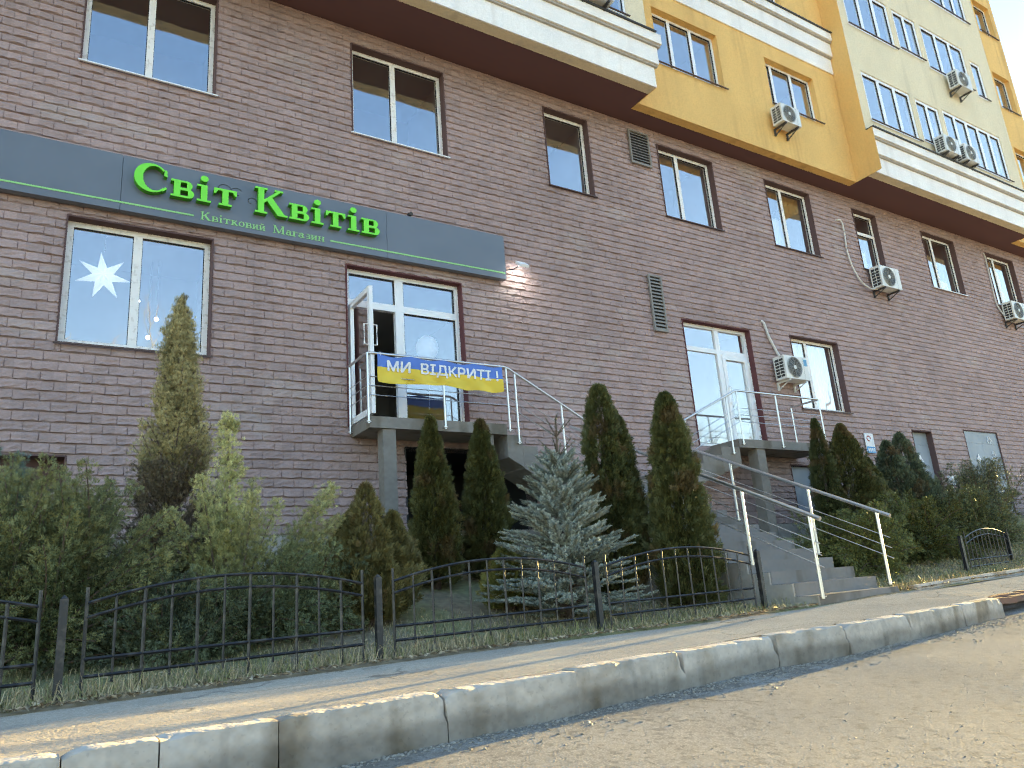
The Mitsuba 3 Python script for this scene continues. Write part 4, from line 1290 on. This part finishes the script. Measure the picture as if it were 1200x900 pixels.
def place_sprays(mb, P, D, L, col, temps, side=None, wid=1.0):
    """sprays at P pointing along D, of length L, coloured col (n, 3)"""
    P, D = np.asarray(P, float), unit(np.asarray(D, float)); n = len(P)
    L = np.broadcast_to(L, (n,)); col = np.broadcast_to(col, (n, 3))
    h = rng.normal(size=(n, 3)) if side is None else np.asarray(side, float)
    S = unit(np.cross(D, h)); N = np.cross(D, S)
    which = rng.integers(0, len(temps), n)
    for t, (V, F, Cc) in enumerate(temps):
        I = np.nonzero(which == t)[0]
        if not len(I): continue
        m = len(V)
        pts = P[I, None] + L[I, None, None] * (V[None, :, :1] * D[I, None] + wid * V[None, :, 1:2] * S[I, None] + wid * V[None, :, 2:] * N[I, None])
        f = (F[None] + (np.arange(len(I)) * m)[:, None, None]).reshape(-1, 3)
        c = np.clip(col[I, None] * Cc[None, :, None], .004, .9)
        mb.add(pts.reshape(-1, 3), f, c.reshape(-1, 3))


def tones(n, base, alt, P=None, s=3.0, jitter=.22, seed=0):
    t = rng.uniform(0, 1, n) * .55
    if P is not None:
        t = t + .9 * (ns(np.asarray(P) * s, seed) - .25)
    t = np.clip(t, 0, 1)[:, None]
    c = np.array(base) * (1 - t) + np.array(alt) * t
    return c * rng.uniform(1 - jitter, 1 + jitter, (n, 1))


def finish_plant(key, crown, trunk, name='crown'):
    part(key, 'trunk', trunk, 'bark', smooth=40)
    part(key, name, crown, 'foliage', colored=True)


def thuja(x, y, h, r, n, base, alt, label, lean=(0, 0), tops=((0, 0, 1.0),), L=(.08, .15), belly=.30, cat='thuja', kind='thuja_tree', zoff=0.0, point=.75, group=None):
    """a dense columnar conifer of upright flat sprays; tops: (dx, dy, share of height) of each leader"""
    k = thing(kind, label, cat, group)
    z0 = float(ground_z(x, y)) + zoff
    mb, tr = MB(), MB()
    for (dx, dy, sh) in tops:
        hh = h * sh
        tr.tube([[x, y, z0 - .05], [x + dx * .5, y + dy * .5, z0 + hh * .4], [x + dx + lean[0], y + dy + lean[1], z0 + hh * .93]], [.045, .03, .006], 6)
        m = int(n / len(tops))
        t = rng.uniform(0.0, 1, m) ** .92
        a = rng.uniform(0, 2 * np.pi, m)
        prof = np.where(t < belly, .70 + .30 * np.sin(t / belly * np.pi / 2), (np.clip(1 - ((t - belly) / (1 - belly)), 0, 1)) ** point)
        lob = .74 + .50 * ns(np.stack([np.cos(a) * 2.2 + x * 3, np.sin(a) * 2.2 + dx * 9, t * 3.2 + y], -1), 3) + .30 * (ns(np.stack([np.cos(a) * 5, np.sin(a) * 5, t * 9 + x], -1), 8) - .5) + .26 * rng.uniform(0, 1, m) ** 6
        gap = ns(np.stack([np.cos(a) * 3.4 + 5, np.sin(a) * 3.4, t * hh * 5.5 + x], -1), 15)
        R = r * (sh ** .5) * prof * lob * (1 - .30 * np.clip((gap - .60) / .12, 0, 1))
        q = rng.uniform(.30, 1.0, m) ** .45
        rad = np.stack([np.cos(a), np.sin(a), 0 * a], -1)
        P = np.stack([x + dx * np.minimum(1, t * 1.6) + lean[0] * t, y + dy * np.minimum(1, t * 1.6) + lean[1] * t, z0 + .04 + t * hh * .965], -1) + rad * (R * q)[:, None]
        up = np.array([0, 0, 1.0])
        D = rad * rng.uniform(.15, .75, m)[:, None] + up * rng.uniform(.5, 1.1, m)[:, None] + rng.normal(0, .22, (m, 3))
        # sprays stand in vertical planes that hold the axis, as thuja's do
        side = unit(np.cross(rad, up) + rng.normal(0, .45, (m, 3)))
        tn = tones(m, base, alt, P, 4.0)
        brown = np.clip((ns(P * np.array([6, 6, 3.5]), 21) - .66) / .1, 0, 1)[:, None] * .6
        tn = tn * (1 - brown) + np.array([.14, .085, .04]) * brown
        place_sprays(mb, P, D, rng.uniform(L[0], L[1], m) * (.65 + .35 * (1 - t)), tn, FANS, side=side)
    finish_plant(k, mb, tr)
    return k


DG, DG2 = (.048, .058, .018), (.120, .118, .038)
thuja(6.42, 7.75, 2.76, .385, 15500, DG, DG2, 'tall dark green columnar thuja right of the blue spruce', tops=((0, 0, 1.0), (.24, .0, .84)), belly=.16, point=.46)
thuja(6.82, 6.92, 2.66, .39, 14500, DG, DG2, 'tall dark green columnar thuja standing against the left side of the staircase', belly=.22, point=.55)
thuja(4.30, 8.6, 2.14, .30, 11000, (.050, .056, .016), (.115, .105, .030), 'slim pointed thuja in front of the left platform pier, left of a matching one', belly=.18, point=.70)
thuja(5.13, 8.75, 2.12, .33, 11000, (.044, .052, .016), (.098, .095, .027), 'slim pointed thuja under the shop platform, just left of the blue spruce', belly=.18, point=.68)
thuja(3.00, 7.60, 1.40, .42, 13000, (.085, .078, .026), (.180, .150, .052), 'broad bronze-green thuja bush with a single pointed top behind the fence', tops=((0, 0, 1.0), (-.30, .05, .60), (.30, .0, .78), (.05, -.2, .55), (.52, .15, .55), (-.12, .1, .8)), belly=.22, point=.8)
thuja(4.66, 7.55, .66, .28, 4500, (.095, .098, .025), (.23, .205, .05), 'small yellow-green bush low behind the fence left of the spruce', tops=((0, 0, 1.0), (.2, 0, .8)), belly=.35, cat='bush', kind='bush')
thuja(13.52, 9.0, 2.25, .62, 10500, (.055, .060, .019), (.115, .105, .032), 'broad olive thuja under the right end of the side platform', belly=.25, point=.75, L=(.09, .15))
thuja(12.95, 9.15, 2.35, .27, 5000, (.036, .046, .016), (.072, .078, .026), 'narrow dark thuja pressed against the broad olive one at the side platform', belly=.2, point=.6, L=(.08, .13))
thuja(14.35, 9.1, 1.55, .40, 4800, (.048, .056, .018), (.095, .096, .030), 'low thuja at the right flank of the broad olive one', belly=.3, point=.8, L=(.09, .14))
thuja(15.55, 9.1, 2.1, .62, 10500, (.055, .072, .042), (.12, .14, .08), 'grey-green false cypress with two leaders below the notice plate', tops=((-.42, 0, .90), (.12, 0, 1.0), (.6, .1, .66)), belly=.3, point=.85, L=(.10, .18), cat='cypress', kind='cypress_tree')


def curve(p0, d0, length, sag, n=9, wob=.05):
    p, d = [np.array(p0, float)], unit(np.array(d0, float)); st_ = length / (n - 1)
    w = rng.normal(0, wob, 3)
    for q in range(n - 1):
        d = unit(d + np.array([0, 0, -sag]) / (n - 1) + w / (n - 1) + rng.normal(0, wob / n, 3))
        p.append(p[-1] + d * st_)
    return np.array(p)


def branches_to(mb, tr, curves, dens, L, base, alt, tip=None, temps=TUFTS, start=.25, spread=.7, wid=1.0, width=.10, s=3.0, bare=.012, droop=0.0):
    """foliage along branch curves: plumes set along each, forward-pointing; the tips may take a brighter tone, sunlight put into the colour"""
    for c in curves:
        ln = np.linalg.norm(np.diff(c, axis=0), axis=1).sum()
        tr.tube(c, np.linspace(bare, bare * .3, len(c)), 5)
        n = max(4, int(dens * ln)); t = start + (1 - start) * rng.uniform(0, 1, n) ** .85
        idx = t * (len(c) - 1)
        P = np.stack([np.interp(idx, np.arange(len(c)), c[:, i]) for i in range(3)], -1)
        tg = unit(np.gradient(c, axis=0)); Dt = np.stack([np.interp(idx, np.arange(len(c)), tg[:, i]) for i in range(3)], -1)
        off = rng.normal(0, 1, (n, 3)); off -= (off * Dt).sum(1, keepdims=True) * Dt
        P = P + off * width * (1.1 - .75 * t)[:, None] * .5
        D = Dt + spread * unit(off) * rng.uniform(.2, 1, (n, 1)) + rng.normal(0, .12, (n, 3)) + np.array([0, 0, -droop])
        col = tones(n, base, alt, P, s) * rng.uniform(.72, 1.30)
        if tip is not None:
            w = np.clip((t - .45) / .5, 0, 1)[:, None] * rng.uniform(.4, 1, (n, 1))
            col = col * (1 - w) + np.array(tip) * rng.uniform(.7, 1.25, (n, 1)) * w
        place_sprays(mb, P, D, rng.uniform(L[0], L[1], n) * (1.1 - .4 * t), col, temps, wid=wid)


# blue spruce
k = thing('spruce_tree', 'silvery blue spruce with a thin bare leader behind the fence', 'spruce')
sx0, sy0 = 5.08, 7.0
sz0 = float(ground_z(sx0, sy0)); sh = 2.25
tr, mb, cv = MB(), MB(), []
tr.tube([[sx0, sy0, sz0 - .05], [sx0, sy0, sz0 + 1.2], [sx0 + .04, sy0, sz0 + sh]], [.05, .03, .005], 7)
for q in range(240):
    t = (q + rng.uniform(0, 1)) / 240
    zz = .06 + t * 1.66
    # whorls, with gaps between them
    zz = zz * .75 + .25 * (round(zz / .185) * .185)
    Lb = (.90 * (1 - (zz / 1.92)) ** .82 + .05) * rng.uniform(.72, 1.08)
    a = q * 2.39996 + rng.normal(0, .25)
    el = .10 + .55 * (zz / 1.9) + rng.normal(0, .08)
    d = [math.cos(a) * math.cos(el), math.sin(a) * math.cos(el), math.sin(el)]
    c = curve([sx0, sy0, sz0 + zz], d, Lb, -.15 + .25 * (1 - zz / 1.9), 7, .08)
    cv.append(c)
BL1, BL2 = (.245, .285, .240), (.50, .52, .43)
for c in cv:
    ln = np.linalg.norm(np.diff(c, axis=0), axis=1).sum()
    tr.tube(c, np.linspace(.010, .003, len(c)), 5)
    n = max(6, int(60 * ln)); t = np.linspace(.18, 1, n); idx = t * (len(c) - 1)
    P = np.stack([np.interp(idx, np.arange(len(c)), c[:, i]) for i in range(3)], -1)
    tg = unit(np.gradient(c, axis=0)); Dt = np.stack([np.interp(idx, np.arange(len(c)), tg[:, i]) for i in range(3)], -1)
    sd = unit(np.cross(Dt, [0, 0, 1.0])) * np.where(np.arange(n) % 2, 1, -1)[:, None]
    D = Dt * 1.0 + sd * .85 + np.array([0, 0, .05]) + rng.normal(0, .15, (n, 3)); D[-1] = Dt[-1]
    place_sprays(mb, P, D, rng.uniform(.07, .125, n) * (1.15 - .35 * t), tones(n, BL1, BL2, P, 3.5), BRUSH, wid=.8)
    place_sprays(mb, P, Dt + rng.normal(0, .1, (n, 3)), np.full(n, .10), tones(n, BL1, BL2, P, 3.5), BRUSH, wid=.7)
zl = np.linspace(1.62, sh, 26)
Pl = np.stack([sx0 + .04 * zl / sh, 0 * zl + sy0, sz0 + zl], -1)
place_sprays(mb, Pl, np.tile([0, 0, 1.0], (26, 1)) + rng.normal(0, .35, (26, 3)), rng.uniform(.05, .10, 26), tones(26, (.12, .12, .08), (.20, .19, .13)), BRUSH, wid=.7)
for zz, nb in ((1.78, 6), (2.02, 4)):
    for q in range(nb):
        a = q * 2 * np.pi / nb + zz
        c = curve([sx0 + .03, sy0, sz0 + zz], [math.cos(a), math.sin(a), .9], .22, 0, 5, .03)
        tr.tube(c, np.linspace(.005, .002, 5), 4)
        place_sprays(mb, c, np.gradient(c, axis=0), np.full(5, .09), tones(5, (.12, .12, .08), (.20, .19, .13)), BRUSH, wid=.7)
finish_plant(k, mb, tr)

# tall columnar juniper, bronze, ragged below; the straw tone higher up is painted sunlight
k = thing('juniper_tree', 'tall bronze columnar juniper, upper part tinted straw as if sunlit, with a spire above the shop window sill', 'juniper')
jx, jy = 1.24, 8.35
jz = float(ground_z(jx, jy)); jh = 3.42 - jz
tr, mb, cv = MB(), MB(), []
tr.tube([[jx, jy, jz - .05], [jx, jy, jz + 1.6], [jx + .02, jy, jz + jh * .96]], [.06, .04, .006], 7)
for q in range(230):
    t = rng.uniform(0, 1) ** 1.0
    zz = .12 + t * (jh - .55)
    a = rng.uniform(0, 2 * np.pi)
    rr = .48 * (1 - t) ** 1.1 + .02
    c = curve([jx + rr * .35 * math.cos(a), jy + rr * .35 * math.sin(a), jz + zz], [math.cos(a) * rr * 1.75, math.sin(a) * rr * 1.75, .9], (.62 - .22 * t) * rng.uniform(.7, 1.15), 0, 7, .10)
    cv.append(c)
hi = [c for c in cv if c[0, 2] - jz > jh * .36]; lo = [c for c in cv if c[0, 2] - jz <= jh * .36]
branches_to(mb, tr, hi, 230, (.035, .070), (.175, .15, .062), (.38, .32, .14), (.48, .41, .20), start=.05, width=.14, spread=.4, s=4)
branches_to(mb, tr, lo, 200, (.04, .075), (.105, .085, .052), (.21, .16, .095), start=.05, width=.16, spread=.5, s=4)
place_sprays(mb, np.stack([jx + .02 + rng.normal(0, .025, 90), jy + rng.normal(0, .025, 90), jz + rng.uniform(jh * .80, jh * .98, 90)], -1), np.tile([0, 0, 1.0], (90, 1)) + rng.normal(0, .2, (90, 3)), np.full(90, .10), tones(90, (.105, .088, .032), (.24, .19, .075)), PLUMES)
finish_plant(k, mb, tr)

# juniper with arching plumes, sunlight painted on as yellow tips
k = thing('juniper_shrub', 'juniper with arching plumes coloured yellow-green as if sunlit, beside the bronze columnar juniper', 'juniper')
x0, y0 = 1.72, 7.65
z0 = float(ground_z(x0, y0))
tr, mb = MB(), MB()
GA, GB, LIT_TIP = (.045, .062, .028), (.14, .155, .065), (.48, .45, .19)  # the bright yellow tones stand in for sun on the plumes
up_ = [curve([x0 + dx, y0 + dy, z0 + .22], [lx_, ly_, 1.0], ln_, sg_, 12, .02) for dx, dy, lx_, ly_, ln_, sg_ in (  # the first is the leader
    (-.10, 0, .0, 0, 1.90, -.04), (-.14, -.05, -.20, -.1, 1.28, .05), (-.04, .05, .16, .1, 1.30, .05), (-.16, 0, -.42, -.05, 1.05, .2), (0, -.1, .05, -.25, 1.10, .15), (.0, .0, .34, .0, 1.12, .15))]
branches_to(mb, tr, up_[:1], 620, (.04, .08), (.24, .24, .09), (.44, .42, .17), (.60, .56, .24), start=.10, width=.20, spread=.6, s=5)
branches_to(mb, tr, up_[1:], 480, (.04, .08), GB, (.32, .30, .11), LIT_TIP, start=.1, width=.19, spread=.6, s=5)
# short side shoots fanning from the leader
fans = []
for q in range(26):
    b = up_[0][int(rng.integers(3, 11))]; a = rng.uniform(0, 6.28)
    fans.append(curve(b, [math.cos(a) * .8, math.sin(a) * .8, .75], rng.uniform(.14, .30) * (1.9 - b[2]) ** .3, .1, 6, .08))
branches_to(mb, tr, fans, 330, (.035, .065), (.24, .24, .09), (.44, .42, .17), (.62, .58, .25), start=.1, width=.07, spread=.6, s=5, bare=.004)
side = [curve([x0 + .05, y0 - .05 * q, z0 + .25], [.80, -.05 + .1 * q, .96 - .14 * q], 1.46 - .14 * q, .0 + .22 * q, 12, .06) for q in range(3)]
branches_to(mb, tr, side, 800, (.035, .07), GB, (.18, .175, .06), LIT_TIP, start=.3, width=.20, spread=.45, s=5)
low = []
for q in range(46):
    a = rng.uniform(-2.8, .25) if q % 3 else rng.uniform(0, 6.28)
    e = rng.uniform(.05, .95)
    low.append(curve([x0 + rng.normal(.15, .2), y0 + rng.normal(0, .12), z0 + .08], [math.cos(a) * math.cos(e), .7 * math.sin(a) * math.cos(e), math.sin(e)], rng.uniform(.6, 1.05), .5, 9, .1))
branches_to(mb, tr, low, 300, (.05, .09), (.085, .105, .055), (.19, .205, .095), start=.1, width=.26, spread=.8, s=3)
finish_plant(k, mb, tr)


def spreading(label, x, y, w, d, h, nb, base, alt, tip=None, dens=70, Lr=(.09, .16), cat='juniper', kind='juniper_shrub', width=.26, zoff=0, az=None, sag=.75, temps=TUFTS, emin=.15, jit=0):
    k = thing(kind, label, cat)
    z0 = float(ground_z(x, y)) + zoff
    tr, mb, cs = MB(), MB(), []
    for q in range(nb):
        a = rng.uniform(0, 2 * np.pi) if az is None else rng.uniform(*az)
        e = rng.uniform(emin, 1.35)
        Lb = rng.uniform(.75, 1.05)
        dd = np.array([math.cos(a) * w * math.cos(e), math.sin(a) * d * math.cos(e), h * 1.15 * math.sin(e)])
        cs.append(curve([x + rng.normal(0, w * .22), y + rng.normal(0, d * .2), z0 + .03], dd, Lb * np.linalg.norm(dd), sag, 9, .12))
    branches_to(mb, tr, cs, dens, Lr, base, alt, tip, start=.1, width=width, spread=.8, s=2.6, temps=temps)
    finish_plant(k, mb, tr)
    return k


spreading('large spreading dark green juniper filling the left edge behind the fence', .05, 7.55, 1.10, .75, 1.38, 210, (.046, .062, .028), (.115, .130, .052), (.24, .24, .10), dens=230, Lr=(.045, .085), width=.17)
spreading('blue-green juniper spray rising at the far left edge in front of the basement opening', -.48, 7.75, .42, .4, 1.80, 44, (.070, .105, .088), (.14, .185, .15), dens=230, Lr=(.045, .085), width=.16, emin=.8, sag=.35)
spreading('low dark juniper between the large left one and the plumed one', 1.05, 7.25, .60, .4, .62, 70, (.062, .080, .048), (.14, .16, .085), dens=230, Lr=(.045, .085), width=.17)
for (tx_, ty_, th_, tr_, wh_) in ((21.6, 8.85, 1.15, .55, 'nearest of three'), (22.9, 9.15, .95, .5, 'middle of three'), (24.4, 9.3, 1.2, .55, 'farthest of three')):  # unseen thujas, added so their shadows shape the lit strip on the sidewalk
    thuja(tx_, ty_, th_, tr_, 4500, DG, DG2, 'added shadow-casting thuja out of view past the single fence panel, ' + wh_, belly=.3, point=.7, L=(.13, .2), group='added shadow casters beyond the right edge')
HG, HG2 = (.068, .084, .024), (.19, .195, .060)
spreading('dark green spreading juniper directly right of the staircase foot', 11.2, 7.6, 1.2, .8, .92, 90, HG, HG2, dens=170, Lr=(.06, .11), width=.22)
spreading('wide yellow-green spreading juniper in the middle of the right-hand bed', 13.2, 7.9, 1.45, .8, 1.00, 110, HG, (.105, .110, .030), dens=170, Lr=(.06, .11), width=.22)
spreading('spreading juniper behind the single fence panel', 15.6, 8.2, 1.5, .8, .98, 110, (.054, .068, .028), (.14, .145, .06), dens=150, Lr=(.065, .12), width=.24)
spreading('grey-green open juniper with upright twigs in front of the wide grey steel door', 18.2, 9.0, 1.3, .6, 1.5, 60, (.070, .080, .042), (.15, .155, .085), dens=100, Lr=(.07, .12), width=.30, emin=.5)
# dry twiggy shrub
k = thing('dry_shrub', 'bare grey-brown twiggy shrub between the plumed juniper and the bronze thuja', 'shrub')
tr = MB()
for q in range(190):
    a = rng.uniform(0, 6.28)
    c = curve([2.62 + rng.normal(0, .14), 8.25 + rng.normal(0, .1), float(ground_z(2.6, 8.25))], [.28 * math.cos(a), .22 * math.sin(a), 1.0], rng.uniform(.45, .82), .05, 6, .2)
    tr.tube(c, np.linspace(.0055, .002, 6), 3, cap=False)
plain('dry_twig', (.155, .125, .10), .9, .1)
part(k, 'twigs', tr, 'dry_twig')

# grass of the verge, green among straw
n = 42000
gx_ = rng.uniform(-2.2, 17.5, n); gy_ = inner_y(gx_) - .02 + rng.beta(1.1, 1.6, n) * 2.2
keep = ~((gx_ > 7.42) & (gx_ < 9.55) & (gy_ > 5.55)) & (ns(np.stack([gx_ * 2.2, gy_ * 3.0, 0 * gx_], -1), 4) + .45 * rng.uniform(0, 1, n) > .42) & (gy_ > inner_y(gx_) + .10 * ns(np.stack([gx_ * 6, 0 * gx_, 0 * gx_], -1), 6))
gx_, gy_ = gx_[keep], gy_[keep]; n = len(gx_)
gz_ = ground_z(gx_, gy_)
hh = rng.uniform(.025, .085, n) * (1 + 1.1 * (np.abs(gy_ - 6.0) < .13))
a = rng.uniform(0, 2 * np.pi, n); ln = rng.uniform(.1, 1.3, n)
bx = np.stack([np.cos(a), np.sin(a), 0 * a], -1)
P0 = np.stack([gx_, gy_, gz_ - .005], -1)
b2 = rng.uniform(0, 2 * np.pi, n); lean_ = np.stack([np.cos(b2), np.sin(b2), 0 * b2], -1) * (hh * ln)[:, None]
mid = P0 + lean_ * .35 + np.stack([0 * hh, 0 * hh, hh * .62], -1); tipp = P0 + lean_ + np.stack([0 * hh, 0 * hh, hh * (1 - .25 * ln)], -1)
w_ = .0032 + .001 * (gx_ > 8)
V = np.stack([P0 - bx * w_[:, None], P0 + bx * w_[:, None], mid - bx * w_[:, None] * .7, mid + bx * w_[:, None] * .7, tipp], 1)
F = np.array([[0, 1, 3], [0, 3, 2], [2, 3, 4]])
dry = (rng.uniform(0, 1, n) < .56 + .5 * (ns(np.stack([gx_ * 1.3, gy_ * 1.5, 0 * gx_], -1), 9) - .5))
cg = np.where(dry[:, None], np.array([.43, .35, .21]), np.array([.215, .215, .085])) * rng.uniform(.6, 1.3, (n, 1))
mb = MB().add(V.reshape(-1, 3), (F[None] + (np.arange(n) * 5)[:, None, None]).reshape(-1, 3), np.repeat(cg, 5, 0))
part(None, 'grass', mb, 'foliage', colored=True)
labels['grass'] = {'label': 'thin half-dry grass of the verge around the iron fence', 'category': 'grass', 'kind': 'stuff'}

# fallen leaves and litter
def scatter(key, x, y, zf, smin, smax, cols, label, cat, lift=.004, flat=.35):
    n = len(x)
    z = zf(x, y) + lift
    s_ = rng.uniform(smin, smax, n)
    N = unit(np.stack([rng.normal(0, flat, n), rng.normal(0, flat, n), np.ones(n)], -1))
    A = unit(np.cross(N, rng.normal(size=(n, 3)))); Bv = np.cross(N, A)
    C = np.stack([x, y, z + s_ * .25], -1)
    V = np.stack([C - A * s_[:, None], C + Bv * s_[:, None] * .45 + N * s_[:, None] * .2, C + A * s_[:, None], C - Bv * s_[:, None] * .45 + N * s_[:, None] * .2], 1)
    F = np.array([[0, 3, 2], [0, 2, 1]])
    col = np.array(cols)[rng.integers(0, len(cols), n)] * rng.uniform(.7, 1.3, (n, 1))
    mb = MB().add(V.reshape(-1, 3), (F[None] + (np.arange(n) * 4)[:, None, None]).reshape(-1, 3), np.repeat(col, 4, 0))
    part(None, key, mb, 'foliage', colored=True)
    labels[key] = {'label': label, 'category': cat, 'kind': 'stuff'}


n = 6500
lx = rng.uniform(-2, 17, n); ly = inner_y(lx) - .06 + np.where(rng.random(n) < .55, rng.gamma(1.5, .10, n), rng.beta(1, 2.0, n) * 2.2)
q = ~((lx > 7.4) & (lx < 9.55))
scatter('fallen_leaves', lx[q], ly[q], ground_z, .012, .034, [(.26, .19, .11), (.36, .28, .18), (.16, .115, .075), (.44, .37, .26)], 'dry brown leaves lying in the grass verge', 'leaves')


def stones(key, x, y, zf, smin, smax, base, label, cat):
    ic = trimesh.creation.icosphere(0); V0, F0 = ic.vertices, ic.faces
    n = len(x); s_ = smin + (smax - smin) * rng.uniform(0, 1, n) ** 2.5
    V = V0[None] * (1 + rng.uniform(-.25, .25, (n, len(V0), 1))) * s_[:, None, None] * np.array([1, 1, .6])
    V += np.stack([x, y, zf(x, y) + s_ * .25], -1)[:, None]
    col = np.array(base) * rng.uniform(.6, 1.35, (n, 1))
    mb = MB().add(V.reshape(-1, 3), (F0[None] + (np.arange(n) * len(V0))[:, None, None]).reshape(-1, 3), np.repeat(col, len(V0), 0))
    part(None, key, mb, 'foliage', colored=True)
    labels[key] = {'label': label, 'category': cat, 'kind': 'stuff'}


n = 5500
lx = rng.uniform(-2, 10, n); cl = ns(np.stack([lx * 1.6, 0 * lx, 0 * lx], -1), 12)
ly = kerb_y(lx) - .005 - rng.gamma(1.2, .06, n) * (.4 + 1.6 * cl)
stones('gutter_gravel', lx, ly, lambda x, y: road_z(x, y) + .03 * (fb(np.stack([x * .8, y * .8, 0 * x], -1), 3) - .5), .003, .013, (.27, .25, .215), 'gravel and concrete crumbs along the foot of the kerb', 'gravel')
n = 2600
lx = rng.uniform(.5, 11, n); ly = rng.uniform(1.2, 4.2, n)
stones('road_grit', lx, ly, lambda x, y: road_z(x, y) + .03 * (fb(np.stack([x * .8, y * .8, 0 * x], -1), 3) - .5),    .002, .006, (.26, .24, .20), 'loose grit on the worn road', 'grit')
# broken red bricks in the gap past the end of the kerb
rb = thing('brick_rubble', 'strip of worn reddish bricks in the gap past the end of the kerb', 'bricks')
for q in range(9):
    xx_ = 9.72 + q * .27 + rng.normal(0, .01); yy_ = 4.98 + q * .03
    m = trimesh.creation.box((.25, .12 + .01 * rng.normal(), .07)); m.apply_transform(trimesh.transformations.rotation_matrix(rng.normal(0, .08), [0, 0, 1])); m.apply_translation((xx_, yy_, -.50 + rng.normal(0, .006)))
    part(rb, 'brick', m, 'red_brick')
    m = trimesh.creation.box((.25, .12, .07)); m.apply_transform(trimesh.transformations.rotation_matrix(rng.normal(0, .08), [0, 0, 1])); m.apply_translation((xx_ + .1, yy_ + .14, -.475 + rng.normal(0, .006)))
    part(rb, 'brick', m, 'red_brick')

# bare trees across the road: they stand behind the camera and show, small, in the glass
plain('pale_bark', mikit.proc(lambda p, n, uv: mix((0.34, 0.31, 0.27), (0.16, 0.13, 0.11), smoothstep(0.45, 0.65, fbm(p.x * 6, p.y * 6, p.z * 14, 3)))), 0.9, 0.1)


def bare_tree(x, y, h, seed, label):
    r = np.random.default_rng(seed)
    k = thing('bare_tree', label, 'tree', 'bare trees across the road')
    z0 = float(road_z(x, y)) - .2
    tr, tw = MB(), MB()

    def grow(p, d, L, rad, lev):
        n = 5; pts = [p]; dd = d
        for _ in range(n):
            dd = unit(dd + r.normal(0, .10, 3) + np.array([0, 0, .04])); pts.append(pts[-1] + dd * L / n)
        (tr if lev < 2 else tw).tube(np.array(pts), np.linspace(rad, rad * .45, n + 1), 6 if lev < 2 else 3, cap=False)
        if lev >= 4: return
        for q in range((9, 6, 5, 4)[lev]):
            t = r.uniform(.25 if lev else .3, 1.0); i_ = min(n - 1, int(t * n)); b = pts[i_] + (pts[i_ + 1] - pts[i_]) * (t * n - i_)
            a = r.uniform(0, 6.28); s_ = unit(np.cross(dd, [math.cos(a), math.sin(a), .3]))
            grow(b, unit(dd * .75 + s_ * .8 + np.array([0, 0, .25])), L * r.uniform(.38, .58), rad * .42, lev + 1)
    grow(np.array([x, y, z0]), np.array([0, 0, 1.0]), h * .72, h * .014, 0)
    part(k, 'trunk', tr, 'pale_bark'); part(k, 'twigs', tw, 'pale_bark')


for (x, y, h, sd, lab) in ((3.2, -13, 12.5, 1, 'bare pale tree across the road, mirrored in the left shop window'), (8.5, -17, 14.0, 2, 'bare pale tree across the road, mirrored between the shop window and the open door'),
                           (17.0, -13, 10.0, 3, 'bare pale tree across the road, mirrored in the shop door glazing'), (37.0, -13, 11.0, 4, 'bare pale tree across the road, mirrored in the right-hand entrance'),
                           (46.0, -12, 12.0, 5, 'bare pale tree across the road, mirrored in the window behind the air conditioner')):
    bare_tree(x, y, h, sd, lab)
